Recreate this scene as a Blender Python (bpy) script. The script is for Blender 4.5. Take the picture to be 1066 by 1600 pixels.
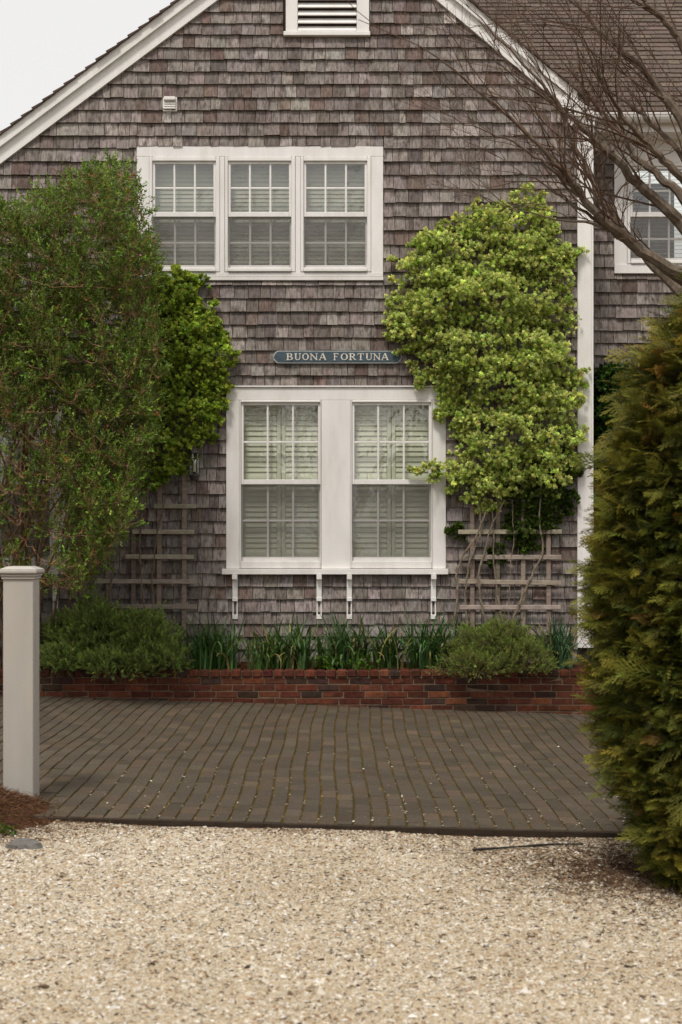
import bpy, math, random
import numpy as np
R = math.radians
rng = np.random.default_rng(7)
random.seed(7)
for o in list(bpy.data.objects):
    bpy.data.objects.remove(o, do_unlink=True)
scene = bpy.context.scene
COL = scene.collection

# ------------------------------------------------------------------ camera
F = 2222.0                     # focal length in photograph pixels (50 mm on a 36 mm tall frame)
CX, HY, CAMZ = 533.0, 840.0, 1.65
cam_d = bpy.data.cameras.new('camera')
cam_d.sensor_fit = 'VERTICAL'
cam_d.sensor_height = 36.0
cam_d.sensor_width = 24.0
cam_d.lens = 50.0
cam_d.shift_y = 40.0 / 1600.0
cam_d.clip_start = 0.1
cam_d.clip_end = 2000.0
cam_d.dof.use_dof = True
cam_d.dof.focus_distance = 14.0
cam_d.dof.aperture_fstop = 4.0
cam = bpy.data.objects.new('camera', cam_d)
cam.location = (0, 0, CAMZ)
cam.rotation_euler = (R(90), 0, 0)
COL.objects.link(cam)
scene.camera = cam

# ------------------------------------------------------------------ sky, sun, exposure
SUN_EL, SUN_AZ = 60.0, 200.0        # azimuth: direction the light comes from, clockwise from +Y
world = bpy.data.worlds.new('World')
scene.world = world
world.use_nodes = True
nt = world.node_tree
bg = nt.nodes['Background']
sky = nt.nodes.new('ShaderNodeTexSky')
sky.sky_type = 'NISHITA'
sky.sun_disc = False
sky.sun_elevation = R(SUN_EL)
sky.sun_rotation = R(SUN_AZ)
sky.air_density = 1.0
sky.dust_density = 4.0
cloud = nt.nodes.new('ShaderNodeRGB')
cloud.outputs[0].default_value = (5.25, 5.12, 4.96, 1)      # even cloud cover
mixn = nt.nodes.new('ShaderNodeMix')
mixn.data_type = 'RGBA'
mixn.inputs[0].default_value = 0.9
nt.links.new(sky.outputs[0], mixn.inputs[6])
nt.links.new(cloud.outputs[0], mixn.inputs[7])
nt.links.new(mixn.outputs[2], bg.inputs[0])
bg.inputs[1].default_value = 0.1
sun_d = bpy.data.lights.new('sun', 'SUN')
sun_d.energy = 1.5
sun_d.angle = R(12)
sun_d.color = (1.0, 0.95, 0.88)
sun = bpy.data.objects.new('sun', sun_d)
sun.rotation_euler = (R(90 - SUN_EL), 0, R(180 - SUN_AZ))
COL.objects.link(sun)
vs = scene.view_settings
vs.view_transform = 'Standard'
vs.look = 'None'
vs.exposure = 0.84
vs.gamma = 1.0
vs.use_curve_mapping = False
scene.cycles.max_bounces = 6
scene.cycles.diffuse_bounces = 3
scene.cycles.glossy_bounces = 3
scene.cycles.transparent_max_bounces = 12
scene.cycles.use_denoising = True

# ------------------------------------------------------------------ helpers
def P(px, py, d):
    """world point seen at a photograph pixel, at distance d from the camera"""
    return np.array([(px - CX) * d / F, d, CAMZ + (HY - py) * d / F])
def PX(px, d): return (px - CX) * d / F
def PZ(py, d): return CAMZ + (HY - py) * d / F
def srgb(r, g, b):
    def f(c):
        c /= 255.0
        return c / 12.92 if c <= 0.04045 else ((c + 0.055) / 1.055) ** 2.4
    return np.array([f(r), f(g), f(b)])
def nrm(a):
    return a / np.maximum(np.linalg.norm(a, axis=-1, keepdims=True), 1e-9)
def in_poly(x, y, poly):
    x = np.asarray(x, float); y = np.asarray(y, float)
    inside = np.zeros(x.shape, bool)
    n = len(poly)
    for i in range(n):
        x1, y1 = poly[i]; x2, y2 = poly[(i + 1) % n]
        if y1 == y2: continue
        c = ((y1 > y) != (y2 > y)) & (x < (x2 - x1) * (y - y1) / (y2 - y1) + x1)
        inside ^= c
    return inside
def smooth(a, b, t):
    t = np.clip((t - a) / (b - a), 0, 1)
    return t * t * (3 - 2 * t)
class VNoise:
    """small value noise for layouts"""
    def __init__(s, seed):
        s.g = np.random.default_rng(seed).random((64, 64))
    def __call__(s, x, y):
        x = np.asarray(x, float); y = np.asarray(y, float)
        xi = np.floor(x).astype(int); yi = np.floor(y).astype(int)
        fx = x - xi; fy = y - yi
        fx = fx * fx * (3 - 2 * fx); fy = fy * fy * (3 - 2 * fy)
        g = s.g
        a = g[xi % 64, yi % 64]; b = g[(xi + 1) % 64, yi % 64]
        c = g[xi % 64, (yi + 1) % 64]; d = g[(xi + 1) % 64, (yi + 1) % 64]
        return (a * (1 - fx) + b * fx) * (1 - fy) + (c * (1 - fx) + d * fx) * fy

WLOC = {}
def link(o, parent=None, loc=(0, 0, 0)):
    loc = np.array(loc, float)
    COL.objects.link(o)
    WLOC[o.name] = loc
    if parent is not None:
        o.parent = parent
        o.location = loc - WLOC[parent.name]
    else:
        o.location = loc
    return o
def tag(o, label=None, cat=None, group=None, kind=None):
    if label: o['label'] = label
    if cat: o['category'] = cat
    if group: o['group'] = group
    if kind: o['kind'] = kind
    return o
def empty(name, loc, label, cat, group=None):
    o = bpy.data.objects.new(name, None)
    o.empty_display_size = 0.1
    link(o, None, loc)
    return tag(o, label, cat, group)

class MB:
    """collects vertices, quads and triangles with a colour per vertex"""
    def __init__(s):
        s.v = []; s.c = []; s.q = []; s.t = []; s.n = 0
    def add(s, v, q=None, t=None, col=(0.8, 0.8, 0.8)):
        v = np.asarray(v, float).reshape(-1, 3)
        c = np.asarray(col, float)
        if c.ndim == 1: c = np.tile(c[:3], (len(v), 1))
        if q is not None and len(q): s.q.append(np.asarray(q, np.int64).reshape(-1, 4) + s.n)
        if t is not None and len(t): s.t.append(np.asarray(t, np.int64).reshape(-1, 3) + s.n)
        s.v.append(v); s.c.append(c); s.n += len(v)
        return s
    def mesh(s, name, origin=(0, 0, 0), smooth_shade=False):
        v = np.concatenate(s.v) - np.asarray(origin, float)
        c = np.concatenate(s.c)
        q = np.concatenate(s.q) if s.q else np.zeros((0, 4), np.int64)
        t = np.concatenate(s.t) if s.t else np.zeros((0, 3), np.int64)
        me = bpy.data.meshes.new(name)
        me.vertices.add(len(v))
        me.vertices.foreach_set('co', v.astype(np.float32).ravel())
        nl = q.size + t.size
        me.loops.add(nl)
        me.loops.foreach_set('vertex_index', np.concatenate([q.ravel(), t.ravel()]).astype(np.int32))
        me.polygons.add(len(q) + len(t))
        ls = np.concatenate([np.arange(len(q)) * 4, q.size + np.arange(len(t)) * 3]).astype(np.int32)
        me.polygons.foreach_set('loop_start', ls)
        me.update(calc_edges=True)
        me.polygons.foreach_set('use_smooth', np.full(len(ls), bool(smooth_shade)))
        at = me.color_attributes.new('Col', 'FLOAT_COLOR', 'POINT')
        at.data.foreach_set('color', np.concatenate([c, np.ones((len(c), 1))], 1).astype(np.float32).ravel())
        return me
    def build(s, name, mat, parent=None, origin=None, smooth_shade=False):
        if origin is None:
            allv = np.concatenate(s.v)
            origin = (allv.min(0) + allv.max(0)) / 2
            if parent is None: origin[2] = allv[:, 2].min()
        me = s.mesh(name, origin, smooth_shade)
        me.materials.append(mat)
        return link(bpy.data.objects.new(name, me), parent, origin)

# chamfered box template
def _cbox_template():
    cs = [(sx, sy, sz) for sx in (-1, 1) for sy in (-1, 1) for sz in (-1, 1)]
    sign = []; inset = []
    for c in cs:
        for ax in range(3):
            sign.append(c); i = [1, 1, 1]; i[ax] = 0; inset.append(i)
    sign = np.array(sign, float); inset = np.array(inset, float)
    idx = {(c, ax): k * 3 + ax for k, c in enumerate(cs) for ax in range(3)}
    P0 = sign * 1.0 - sign * inset * 0.2
    q = []; t = []
    def orient(f):
        p = P0[list(f)]
        n = np.cross(p[1] - p[0], p[2] - p[0])
        return list(f) if np.dot(n, p.mean(0)) > 0 else list(f)[::-1]
    for ax in range(3):
        a, b = [i for i in range(3) if i != ax]
        for s in (-1, 1):
            f = []
            for (u, w) in ((-1, -1), (1, -1), (1, 1), (-1, 1)):
                c = [0, 0, 0]; c[ax] = s; c[a] = u; c[b] = w
                f.append(idx[(tuple(c), ax)])
            q.append(orient(f))
    for ax in range(3):
        a, b = [i for i in range(3) if i != ax]
        for u in (-1, 1):
            for w in (-1, 1):
                c0 = [0, 0, 0]; c0[a] = u; c0[b] = w; c1 = list(c0); c0[ax] = -1; c1[ax] = 1
                c0 = tuple(c0); c1 = tuple(c1)
                q.append(orient([idx[(c0, a)], idx[(c1, a)], idx[(c1, b)], idx[(c0, b)]]))
    for c in cs:
        t.append(orient([idx[(c, 0)], idx[(c, 1)], idx[(c, 2)]]))
    return sign, inset, np.array(q), np.array(t)
CB_S, CB_I, CB_Q, CB_T = _cbox_template()
def cbox_v(lo, hi, c):
    lo = np.array(lo, float); hi = np.array(hi, float)
    h = (hi - lo) / 2; m = (hi + lo) / 2
    return m + CB_S * h - CB_S * CB_I * min(c, h.min() * 0.9)
def cbox(mb, lo, hi, c=0.004, col=(0.8, 0.8, 0.8), M=None, T=None, jit=0.0):
    v = cbox_v(lo, hi, c)
    if jit:
        k = rng.normal(0, jit, (8, 3))
        v = v + np.repeat(k, 3, axis=0)
    if M is not None:
        v = v @ np.array(M).T
    if T is not None:
        v = v + np.array(T)
    return mb.add(v, CB_Q, CB_T, col)
def bar(mb, a, b, w, h, c=0.004, col=(0.8, 0.8, 0.8), up=(0, 1, 0)):
    """bar from a to b; w across in the plane, h along `up`"""
    a = np.array(a, float); b = np.array(b, float)
    x = b - a; L = np.linalg.norm(x); x = x / L
    u = np.array(up, float); z = nrm(u - x * np.dot(u, x)); y = np.cross(z, x)
    M = np.stack([x, y, z], 1)
    return cbox(mb, (-L / 2, -w / 2, -h / 2), (L / 2, w / 2, h / 2), c, col, M, (a + b) / 2)
def tube(mb, pts, rad, col=(0.1, 0.08, 0.05), sides=5, col2=None):
    pts = np.asarray(pts, float); n = len(pts)
    rad = np.broadcast_to(np.asarray(rad, float), (n,))
    tan = np.gradient(pts, axis=0); tan = nrm(tan)
    ref = np.array([0.31, 0.17, 0.93]) if abs(tan[0, 2]) < 0.85 else np.array([0.9, 0.3, 0.1])
    s = nrm(np.cross(tan, ref)); u = np.cross(s, tan)
    a = np.linspace(0, 2 * math.pi, sides, endpoint=False)
    v = pts[:, None] + rad[:, None, None] * (np.cos(a)[None, :, None] * s[:, None] + np.sin(a)[None, :, None] * u[:, None])
    i = np.arange(n - 1)[:, None] * sides; j = np.arange(sides)[None]; j2 = (j + 1) % sides
    q = np.stack([i + j, i + j2, i + sides + j2, i + sides + j], -1).reshape(-1, 4)
    c = np.array(col, float)
    if col2 is not None:
        t = np.linspace(0, 1, n)[:, None]
        c = np.repeat(c * (1 - t) + np.array(col2) * t, sides, axis=0)
    return mb.add(v.reshape(-1, 3), q, None, c)
def curve_pts(a, b, bend, n=7, wob=0.0):
    a = np.array(a, float); b = np.array(b, float)
    t = np.linspace(0, 1, n)[:, None]
    p = a * (1 - t) + b * t + np.array(bend) * (4 * t * (1 - t))
    if wob:
        w = rng.normal(0, wob, (n, 3)); w[0] = 0; w[-1] *= 0.5
        p = p + w
    return p
def scatter(mb, tm, pos, fwd, up, scale, ca, cb):
    """copies of a template (v, q, t, w): x axis along fwd, z near up; colours ca..cb by weight w"""
    v, q, t, w = tm
    fwd = nrm(fwd); s = nrm(np.cross(up, fwd)); n = np.cross(fwd, s)
    M = np.stack([fwd, s, n], -1)                       # N,3,3
    N = len(pos)
    sc = np.broadcast_to(np.asarray(scale, float), (N,))
    V = np.einsum('nij,vj->nvi', M, v) * sc[:, None, None] + pos[:, None]
    C = ca[:, None] * (1 - w)[None, :, None] + cb[:, None] * w[None, :, None]
    off = (np.arange(N) * len(v))[:, None, None]
    Q = (q[None] + off).reshape(-1, 4) if len(q) else None
    T = (t[None] + off).reshape(-1, 3) if len(t) else None
    mb.add(V.reshape(-1, 3), Q, T, C.reshape(-1, 3))
def rand_dirs(n):
    return nrm(rng.normal(0, 1, (n, 3)))
def vary(base, n, amt=0.25, hue=0.08):
    base = np.asarray(base, float)
    k = np.exp(rng.normal(0, amt, (n, 1)))
    h = np.exp(rng.normal(0, hue, (n, 3)))
    return np.clip(base * k * h, 0.002, 0.9)

# ------------------------------------------------------------------ materials
def attr_mat(name, scale=(8, 8, 8), lo=0.8, hi=1.15, rough=0.7, bump=0.0, bscale=None, detail=4.0,
             stain=None, stain_scale=1.2, stain_amt=0.5, spec=0.3, transl=0.0):
    m = bpy.data.materials.new(name)
    m.use_nodes = True
    nt = m.node_tree; N = nt.nodes; L = nt.links
    bs = N['Principled BSDF']
    bs.inputs['Roughness'].default_value = rough
    bs.inputs['Specular IOR Level'].default_value = spec
    at = N.new('ShaderNodeAttribute'); at.attribute_name = 'Col'
    geo = N.new('ShaderNodeNewGeometry')
    mp = N.new('ShaderNodeMapping'); mp.inputs['Scale'].default_value = scale
    L.new(geo.outputs['Position'], mp.inputs['Vector'])
    no = N.new('ShaderNodeTexNoise'); no.inputs['Scale'].default_value = 1.0
    no.inputs['Detail'].default_value = detail; no.inputs['Roughness'].default_value = 0.6
    L.new(mp.outputs[0], no.inputs['Vector'])
    mr = N.new('ShaderNodeMapRange')
    mr.inputs['From Min'].default_value = 0.3; mr.inputs['From Max'].default_value = 0.7
    mr.inputs['To Min'].default_value = lo; mr.inputs['To Max'].default_value = hi
    L.new(no.outputs['Fac'], mr.inputs['Value'])
    mul = N.new('ShaderNodeVectorMath'); mul.operation = 'SCALE'
    L.new(at.outputs['Color'], mul.inputs[0]); L.new(mr.outputs[0], mul.inputs['Scale'])
    out = mul.outputs[0]
    if stain is not None:
        mp2 = N.new('ShaderNodeMapping')
        ss = stain_scale if isinstance(stain_scale, tuple) else (stain_scale,) * 3
        mp2.inputs['Scale'].default_value = ss
        L.new(geo.outputs['Position'], mp2.inputs['Vector'])
        n2 = N.new('ShaderNodeTexNoise'); n2.inputs['Scale'].default_value = 1.0
        n2.inputs['Detail'].default_value = 5.0; n2.inputs['Roughness'].default_value = 0.65
        L.new(mp2.outputs[0], n2.inputs['Vector'])
        r2 = N.new('ShaderNodeMapRange')
        r2.inputs['From Min'].default_value = 0.48; r2.inputs['From Max'].default_value = 0.72
        r2.inputs['To Min'].default_value = 0.0; r2.inputs['To Max'].default_value = stain_amt
        L.new(n2.outputs['Fac'], r2.inputs['Value'])
        mx = N.new('ShaderNodeMix'); mx.data_type = 'RGBA'
        L.new(r2.outputs[0], mx.inputs[0]); L.new(out, mx.inputs[6])
        mx.inputs[7].default_value = (*stain, 1)
        out = mx.outputs[2]
    L.new(out, bs.inputs['Base Color'])
    if bump:
        nb = no
        if bscale is not None:
            mp3 = N.new('ShaderNodeMapping'); mp3.inputs['Scale'].default_value = bscale
            L.new(geo.outputs['Position'], mp3.inputs['Vector'])
            nb = N.new('ShaderNodeTexNoise'); nb.inputs['Scale'].default_value = 1.0
            nb.inputs['Detail'].default_value = 3.0
            L.new(mp3.outputs[0], nb.inputs['Vector'])
        bp = N.new('ShaderNodeBump'); bp.inputs['Strength'].default_value = bump
        bp.inputs['Distance'].default_value = 0.01
        L.new(nb.outputs['Fac'], bp.inputs['Height'])
        L.new(bp.outputs[0], bs.inputs['Normal'])
    if transl:
        tr = N.new('ShaderNodeBsdfTranslucent')
        L.new(out, tr.inputs['Color'])
        ms = N.new('ShaderNodeMixShader'); ms.inputs[0].default_value = transl
        L.new(bs.outputs[0], ms.inputs[1]); L.new(tr.outputs[0], ms.inputs[2])
        L.new(ms.outputs[0], N['Material Output'].inputs['Surface'])
    return m
M_SHINGLE = attr_mat('weathered_cedar', (70, 70, 4.5), 0.55, 1.28, 0.85, 0.4, None, 6,
                     stain=tuple(srgb(62, 50, 43)), stain_scale=(19, 19, 7.5), stain_amt=0.95, spec=0.15)
M_TRIM = attr_mat('white_paint', (9, 9, 2.0), 0.93, 1.03, 0.5, 0.06, (60, 60, 60), 5,
                  stain=(0.52, 0.47, 0.40), stain_scale=(6, 6, 1.5), stain_amt=0.32, spec=0.3)
M_ROOF = attr_mat('roof_shingle', (30, 30, 30), 0.75, 1.2, 0.9, 0.2, (160, 160, 160), 4, spec=0.1,
                  stain=tuple(srgb(60, 50, 45)), stain_scale=0.9, stain_amt=0.35)
M_BRICK = attr_mat('fired_brick', (26, 26, 26), 0.62, 1.25, 0.9, 0.5, (120, 120, 120), 5, spec=0.12,
                   stain=tuple(srgb(48, 32, 26)), stain_scale=5.0, stain_amt=0.6)
M_MORTAR = attr_mat('mortar', (50, 50, 50), 0.7, 1.15, 0.95, 0.4, None, 4, spec=0.05,
                    stain=tuple(srgb(70, 58, 45)), stain_scale=3.0, stain_amt=0.6)
M_PAVER = attr_mat('concrete_paver', (70, 70, 70), 0.7, 1.25, 0.85, 0.4, (220, 220, 220), 4, spec=0.25,
                   stain=tuple(srgb(62, 54, 42)), stain_scale=2.2, stain_amt=0.45)
M_BED = attr_mat('joint_sand', (90, 90, 90), 0.5, 1.3, 0.95, 0.6, None, 5, spec=0.05,
                 stain=tuple(srgb(112, 94, 34)), stain_scale=3.5, stain_amt=0.9)
M_GRAVEL = attr_mat('gravel_stone', (120, 120, 120), 0.85, 1.12, 0.8, 0.0, None, 3, spec=0.2)
M_GRIT = attr_mat('gravel_grit', (190, 190, 190), 0.6, 1.22, 0.9, 0.5, None, 3, spec=0.1,
                  stain=tuple(srgb(140, 116, 86)), stain_scale=70.0, stain_amt=0.6)
M_GROUND = attr_mat('ground_soil', (20, 20, 20), 0.6, 1.25, 0.95, 0.5, (60, 60, 60), 6, spec=0.05,
                    stain=tuple(srgb(90, 78, 60)), stain_scale=0.8, stain_amt=0.6)
M_SOIL = attr_mat('bark_mulch', (40, 40, 40), 0.4, 1.3, 0.95, 0.8, (60, 60, 60), 6, spec=0.05)
M_WOOD = attr_mat('grey_wood', (12, 40, 40), 0.7, 1.2, 0.85, 0.3, None, 5, spec=0.15)
M_BARK = attr_mat('bark', (40, 40, 20), 0.55, 1.35, 0.9, 0.4, None, 5, spec=0.12,
                  stain=tuple(srgb(128, 126, 112)), stain_scale=9.0, stain_amt=0.55)
M_LEAF = attr_mat('leaf', (12, 12, 12), 0.8, 1.2, 0.45, 0, None, 2, spec=0.35, transl=0.33)
M_FROND = attr_mat('conifer_frond', (9, 9, 9), 0.75, 1.2, 0.65, 0, None, 2, spec=0.2, transl=0.2)
M_SIGN = attr_mat('painted_board', (14, 60, 60), 0.75, 1.2, 0.6, 0.15, None, 5, spec=0.25)
M_STONE = attr_mat('field_stone', (30, 30, 30), 0.7, 1.2, 0.85, 0.6, None, 5, spec=0.2)
M_RUBBER = attr_mat('black_rubber', (60, 60, 60), 0.8, 1.2, 0.6, 0.0, None, 3, spec=0.3)
M_BLIND = attr_mat('blind_slat', (5, 5, 5), 0.96, 1.03, 0.5, 0.0, None, 2, spec=0.3)
M_DARK = attr_mat('room_interior', (2, 2, 2), 0.9, 1.1, 0.9, 0.0, None, 2, spec=0.05)
def glass_mat():
    m = bpy.data.materials.new('window_glass'); m.use_nodes = True
    nt = m.node_tree; N = nt.nodes; L = nt.links
    N.remove(N['Principled BSDF'])
    tr = N.new('ShaderNodeBsdfTransparent'); tr.inputs[0].default_value = (0.92, 0.95, 0.89, 1)
    gl = N.new('ShaderNodeBsdfGlossy'); gl.inputs['Roughness'].default_value = 0.02
    fr = N.new('ShaderNodeFresnel'); fr.inputs['IOR'].default_value = 2.25
    geo = N.new('ShaderNodeNewGeometry')
    ior = N.new('ShaderNodeMapRange')          # a thin pane reflects the same from both sides
    ior.inputs['To Min'].default_value = 2.5; ior.inputs['To Max'].default_value = 1 / 2.5
    L.new(geo.outputs['Backfacing'], ior.inputs['Value']); L.new(ior.outputs[0], fr.inputs['IOR'])
    no = N.new('ShaderNodeTexNoise'); no.inputs['Scale'].default_value = 7.0; no.inputs['Detail'].default_value = 2
    L.new(geo.outputs['Position'], no.inputs['Vector'])
    bp = N.new('ShaderNodeBump'); bp.inputs['Strength'].default_value = 0.12; bp.inputs['Distance'].default_value = 0.02
    L.new(no.outputs['Fac'], bp.inputs['Height']); L.new(bp.outputs[0], gl.inputs['Normal'])
    mx = N.new('ShaderNodeMixShader')
    L.new(fr.outputs[0], mx.inputs[0]); L.new(tr.outputs[0], mx.inputs[1]); L.new(gl.outputs[0], mx.inputs[2])
    L.new(mx.outputs[0], N['Material Output'].inputs['Surface'])
    return m
M_GLASS = glass_mat()
def screen_mat():
    m = bpy.data.materials.new('insect_mesh'); m.use_nodes = True
    nt = m.node_tree; N = nt.nodes; L = nt.links
    bs = N['Principled BSDF']; bs.inputs['Base Color'].default_value = (0.16, 0.148, 0.138, 1)
    bs.inputs['Roughness'].default_value = 0.6
    tr = N.new('ShaderNodeBsdfTransparent')
    mx = N.new('ShaderNodeMixShader'); mx.inputs[0].default_value = 0.42
    L.new(tr.outputs[0], mx.inputs[1]); L.new(bs.outputs[0], mx.inputs[2])
    L.new(mx.outputs[0], N['Material Output'].inputs['Surface'])
    return m
M_SCREEN = screen_mat()

WHITE = np.array([0.79, 0.765, 0.74])
D = 14.5                      # distance of the gable wall
S = F / D                     # its scale, pixels per metre
DW = 15.3                     # distance of the set-back wing wall
# ================================================================== SETTING
def gz(x): return -0.031 * np.asarray(x, float)          # the yard falls gently to the right
PAVE_N, PAVE_F = 8.2, 13.9                                # near edge of the paving, face of the planter
mb = MB()
gx = np.concatenate([[-400, -60, -20], np.linspace(-8, 8, 33), [20, 60, 400]])
gy = np.concatenate([[-400, -60, -10], np.linspace(0, 16, 33), [30, 100, 900]])
X, Y = np.meshgrid(gx, gy)
Zg = np.clip(gz(np.clip(X, -8, 8)), -0.25, 0.25) - 0.075
i = np.arange(len(gy) - 1)[:, None] * len(gx) + np.arange(len(gx) - 1)[None]
q = np.stack([i, i + 1, i + len(gx) + 1, i + len(gx)], -1).reshape(-1, 4)
mb.add(np.stack([X, Y, Zg], -1).reshape(-1, 3), q, None, srgb(120, 108, 86))
tag(mb.build('ground', M_GROUND, None, (0, 0, 0)), 'bare brownish ground under the yard reaching to the horizon', 'ground', kind='structure')

# --- gravel drive: a sheet with fine relief, and loose stones on it
nz1, nz2, nz3 = VNoise(1), VNoise(2), VNoise(3)
def gravel_z(x, y):
    return gz(x) - 0.034 + 0.018 * (nz1(x * 1.3, y * 1.3) - 0.5) + 0.012 * (nz2(x * 5, y * 5) - 0.5)
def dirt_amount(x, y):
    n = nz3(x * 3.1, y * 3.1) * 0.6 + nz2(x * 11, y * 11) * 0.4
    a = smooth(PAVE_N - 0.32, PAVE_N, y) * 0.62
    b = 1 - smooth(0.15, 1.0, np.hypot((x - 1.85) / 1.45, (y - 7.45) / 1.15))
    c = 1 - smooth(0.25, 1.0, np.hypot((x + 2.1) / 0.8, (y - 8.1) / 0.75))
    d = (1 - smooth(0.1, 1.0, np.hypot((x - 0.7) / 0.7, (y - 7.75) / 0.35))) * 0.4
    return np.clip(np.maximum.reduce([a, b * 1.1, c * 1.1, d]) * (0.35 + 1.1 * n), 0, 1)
xs = np.linspace(-4.5, 4.5, 301); ys = np.linspace(2.0, PAVE_N + 0.02, 211)
X, Y = np.meshgrid(xs, ys)
mb = MB()
i = np.arange(len(ys) - 1)[:, None] * len(xs) + np.arange(len(xs) - 1)[None]
q = np.stack([i, i + 1, i + len(xs) + 1, i + len(xs)], -1).reshape(-1, 4)
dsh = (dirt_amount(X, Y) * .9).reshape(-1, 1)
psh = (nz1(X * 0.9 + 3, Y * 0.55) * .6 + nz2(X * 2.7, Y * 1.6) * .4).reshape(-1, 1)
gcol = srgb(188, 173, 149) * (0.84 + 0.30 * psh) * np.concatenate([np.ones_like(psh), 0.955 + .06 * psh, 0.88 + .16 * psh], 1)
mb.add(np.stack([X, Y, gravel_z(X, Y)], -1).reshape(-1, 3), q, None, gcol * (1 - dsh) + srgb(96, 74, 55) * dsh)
gravel = tag(mb.build('gravel_drive', M_GRIT, None, (0, 0, 0), True), 'pale gravel drive in front of the paving', 'gravel', kind='structure')

OCT = np.array([[1, 0, -.3], [-1, 0, -.3], [0, 1, -.3], [0, -1, -.3], [0, 0, 1]], float)
OCT_T = np.array([[0, 2, 4], [2, 1, 4], [1, 3, 4], [3, 0, 4]])
def pebbles(mb, x, y, z, size, col):
    n = len(x)
    v = np.tile(OCT, (n, 1, 1)) * np.exp(rng.normal(0, 0.28, (n, 5, 1)))
    v = v + rng.normal(0, 0.16, (n, 5, 3))
    v[:, :, 2] *= 0.36
    a = rng.uniform(0, 2 * math.pi, n); ca, sa = np.cos(a)[:, None], np.sin(a)[:, None]
    v[:, :, 0] *= 1.25
    vx = v[:, :, 0] * ca - v[:, :, 1] * sa; vy = v[:, :, 0] * sa + v[:, :, 1] * ca
    tl = rng.normal(0, 0.24, (n, 2))
    vz = v[:, :, 2] + vx * tl[:, :1] + vy * tl[:, 1:]
    V = np.stack([vx, vy, vz], -1) * size[:, None, None] + np.stack([x, y, z], -1)[:, None]
    T = (OCT_T[None] + (np.arange(n) * 5)[:, None, None]).reshape(-1, 3)
    mb.add(V.reshape(-1, 3), None, T, np.repeat(col, 5, axis=0))
NG = 240000
y = np.sqrt(rng.uniform(4.2 ** 2, (PAVE_N - 0.01) ** 2, NG))
x = rng.uniform(-1, 1, NG) * (y * 0.24 + 0.55)
sd_ = rng.random(NG) < .22                      # thinner cover towards the sides of the drive
x = np.where(sd_, np.sign(x) * (y * 0.24 + 0.45 + rng.random(NG) * 1.5), x)
size = np.clip(np.exp(rng.normal(math.log(0.0047), 0.46, NG)), 0.0022, 0.018)
palette = np.array([srgb(226, 214, 192), srgb(212, 194, 164), srgb(240, 232, 218), srgb(196, 172, 138), srgb(170, 140, 104),
                    srgb(120, 96, 72), srgb(74, 60, 50), srgb(168, 132, 98), srgb(150, 142, 128)])
w = np.array([0.27, 0.28, 0.11, 0.15, 0.08, 0.05, 0.035, 0.02, 0.035])
ci = rng.choice(len(palette), NG, p=w / w.sum())
col = palette[ci] * 0.77 * np.exp(rng.normal(0, 0.09, (NG, 1)))
patch = nz1(x * 0.9 + 3, y * 0.55) * .6 + nz2(x * 2.7, y * 1.6) * .4          # compacted, paler tracks and browner, dustier patches
col = col * (0.80 + 0.34 * patch)[:, None] * np.array([1.0, 1.04, 1.12]) * np.stack([np.ones(NG), 0.955 + .06 * patch, 0.88 + .16 * patch], -1)
# litter and soil worked into the gravel along the paving, by the post and under the conifer
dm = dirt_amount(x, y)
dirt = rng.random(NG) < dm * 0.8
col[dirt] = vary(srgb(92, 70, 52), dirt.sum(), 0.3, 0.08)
z = gravel_z(x, y) + size * 0.02
mb = MB(); pebbles(mb, x, y, z, size, col)
tag(mb.build('gravel_stones', M_GRAVEL, None, (0, 6, 0)), 'loose cream, tan and brown gravel stones covering the drive', 'gravel', kind='stuff')

# --- brick paving
def lat(x, d):       # the courses were laid a little crooked
    return 0.035 * smooth(10.2, 8.4, d) * 0 + 0.012 * np.sin((d - 8.2) * 1.15 + 0.9) + 0.007 * np.sin((d - 8.2) * 2.6 + x * 0.7)
def pave_z(x, d):
    return gz(x) + 0.010 * np.sin((d - 8.2) * 1.6 + x * 0.35) + 0.010 * (nz1(x * 0.9 + 7, d * 0.9) - 0.5)
xs = np.linspace(-4.6, 4.0, 87); ys = np.linspace(PAVE_N + 0.012, PAVE_F + 0.05, 60)
X, Y = np.meshgrid(xs, ys)
i = np.arange(len(ys) - 1)[:, None] * len(xs) + np.arange(len(xs) - 1)[None]
q = np.stack([i, i + 1, i + len(xs) + 1, i + len(xs)], -1).reshape(-1, 4)
mb = MB(); mb.add(np.stack([X, Y, pave_z(X, Y) - 0.0085], -1).reshape(-1, 3), q, None, srgb(82, 68, 36))
paving = tag(mb.build('brick_paving', M_BED, None, (0, PAVE_N, 0), True), 'grey brown paver drive in long mossy rows', 'paving', kind='structure')
PW, PL = 0.1025, 0.2
cols = []
for k, xc in enumerate(np.arange(-4.5, 3.95, PW)):
    d0 = PAVE_N + (0.0 if k % 2 else -PL / 2) + rng.uniform(-.035, 0)
    dd = d0
    while dd < PAVE_F + 0.01:
        a, b = max(dd, PAVE_N), min(dd + PL, PAVE_F + 0.02)
        if b - a > 0.03: cols.append((xc, a, b))
        dd += PL
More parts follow.
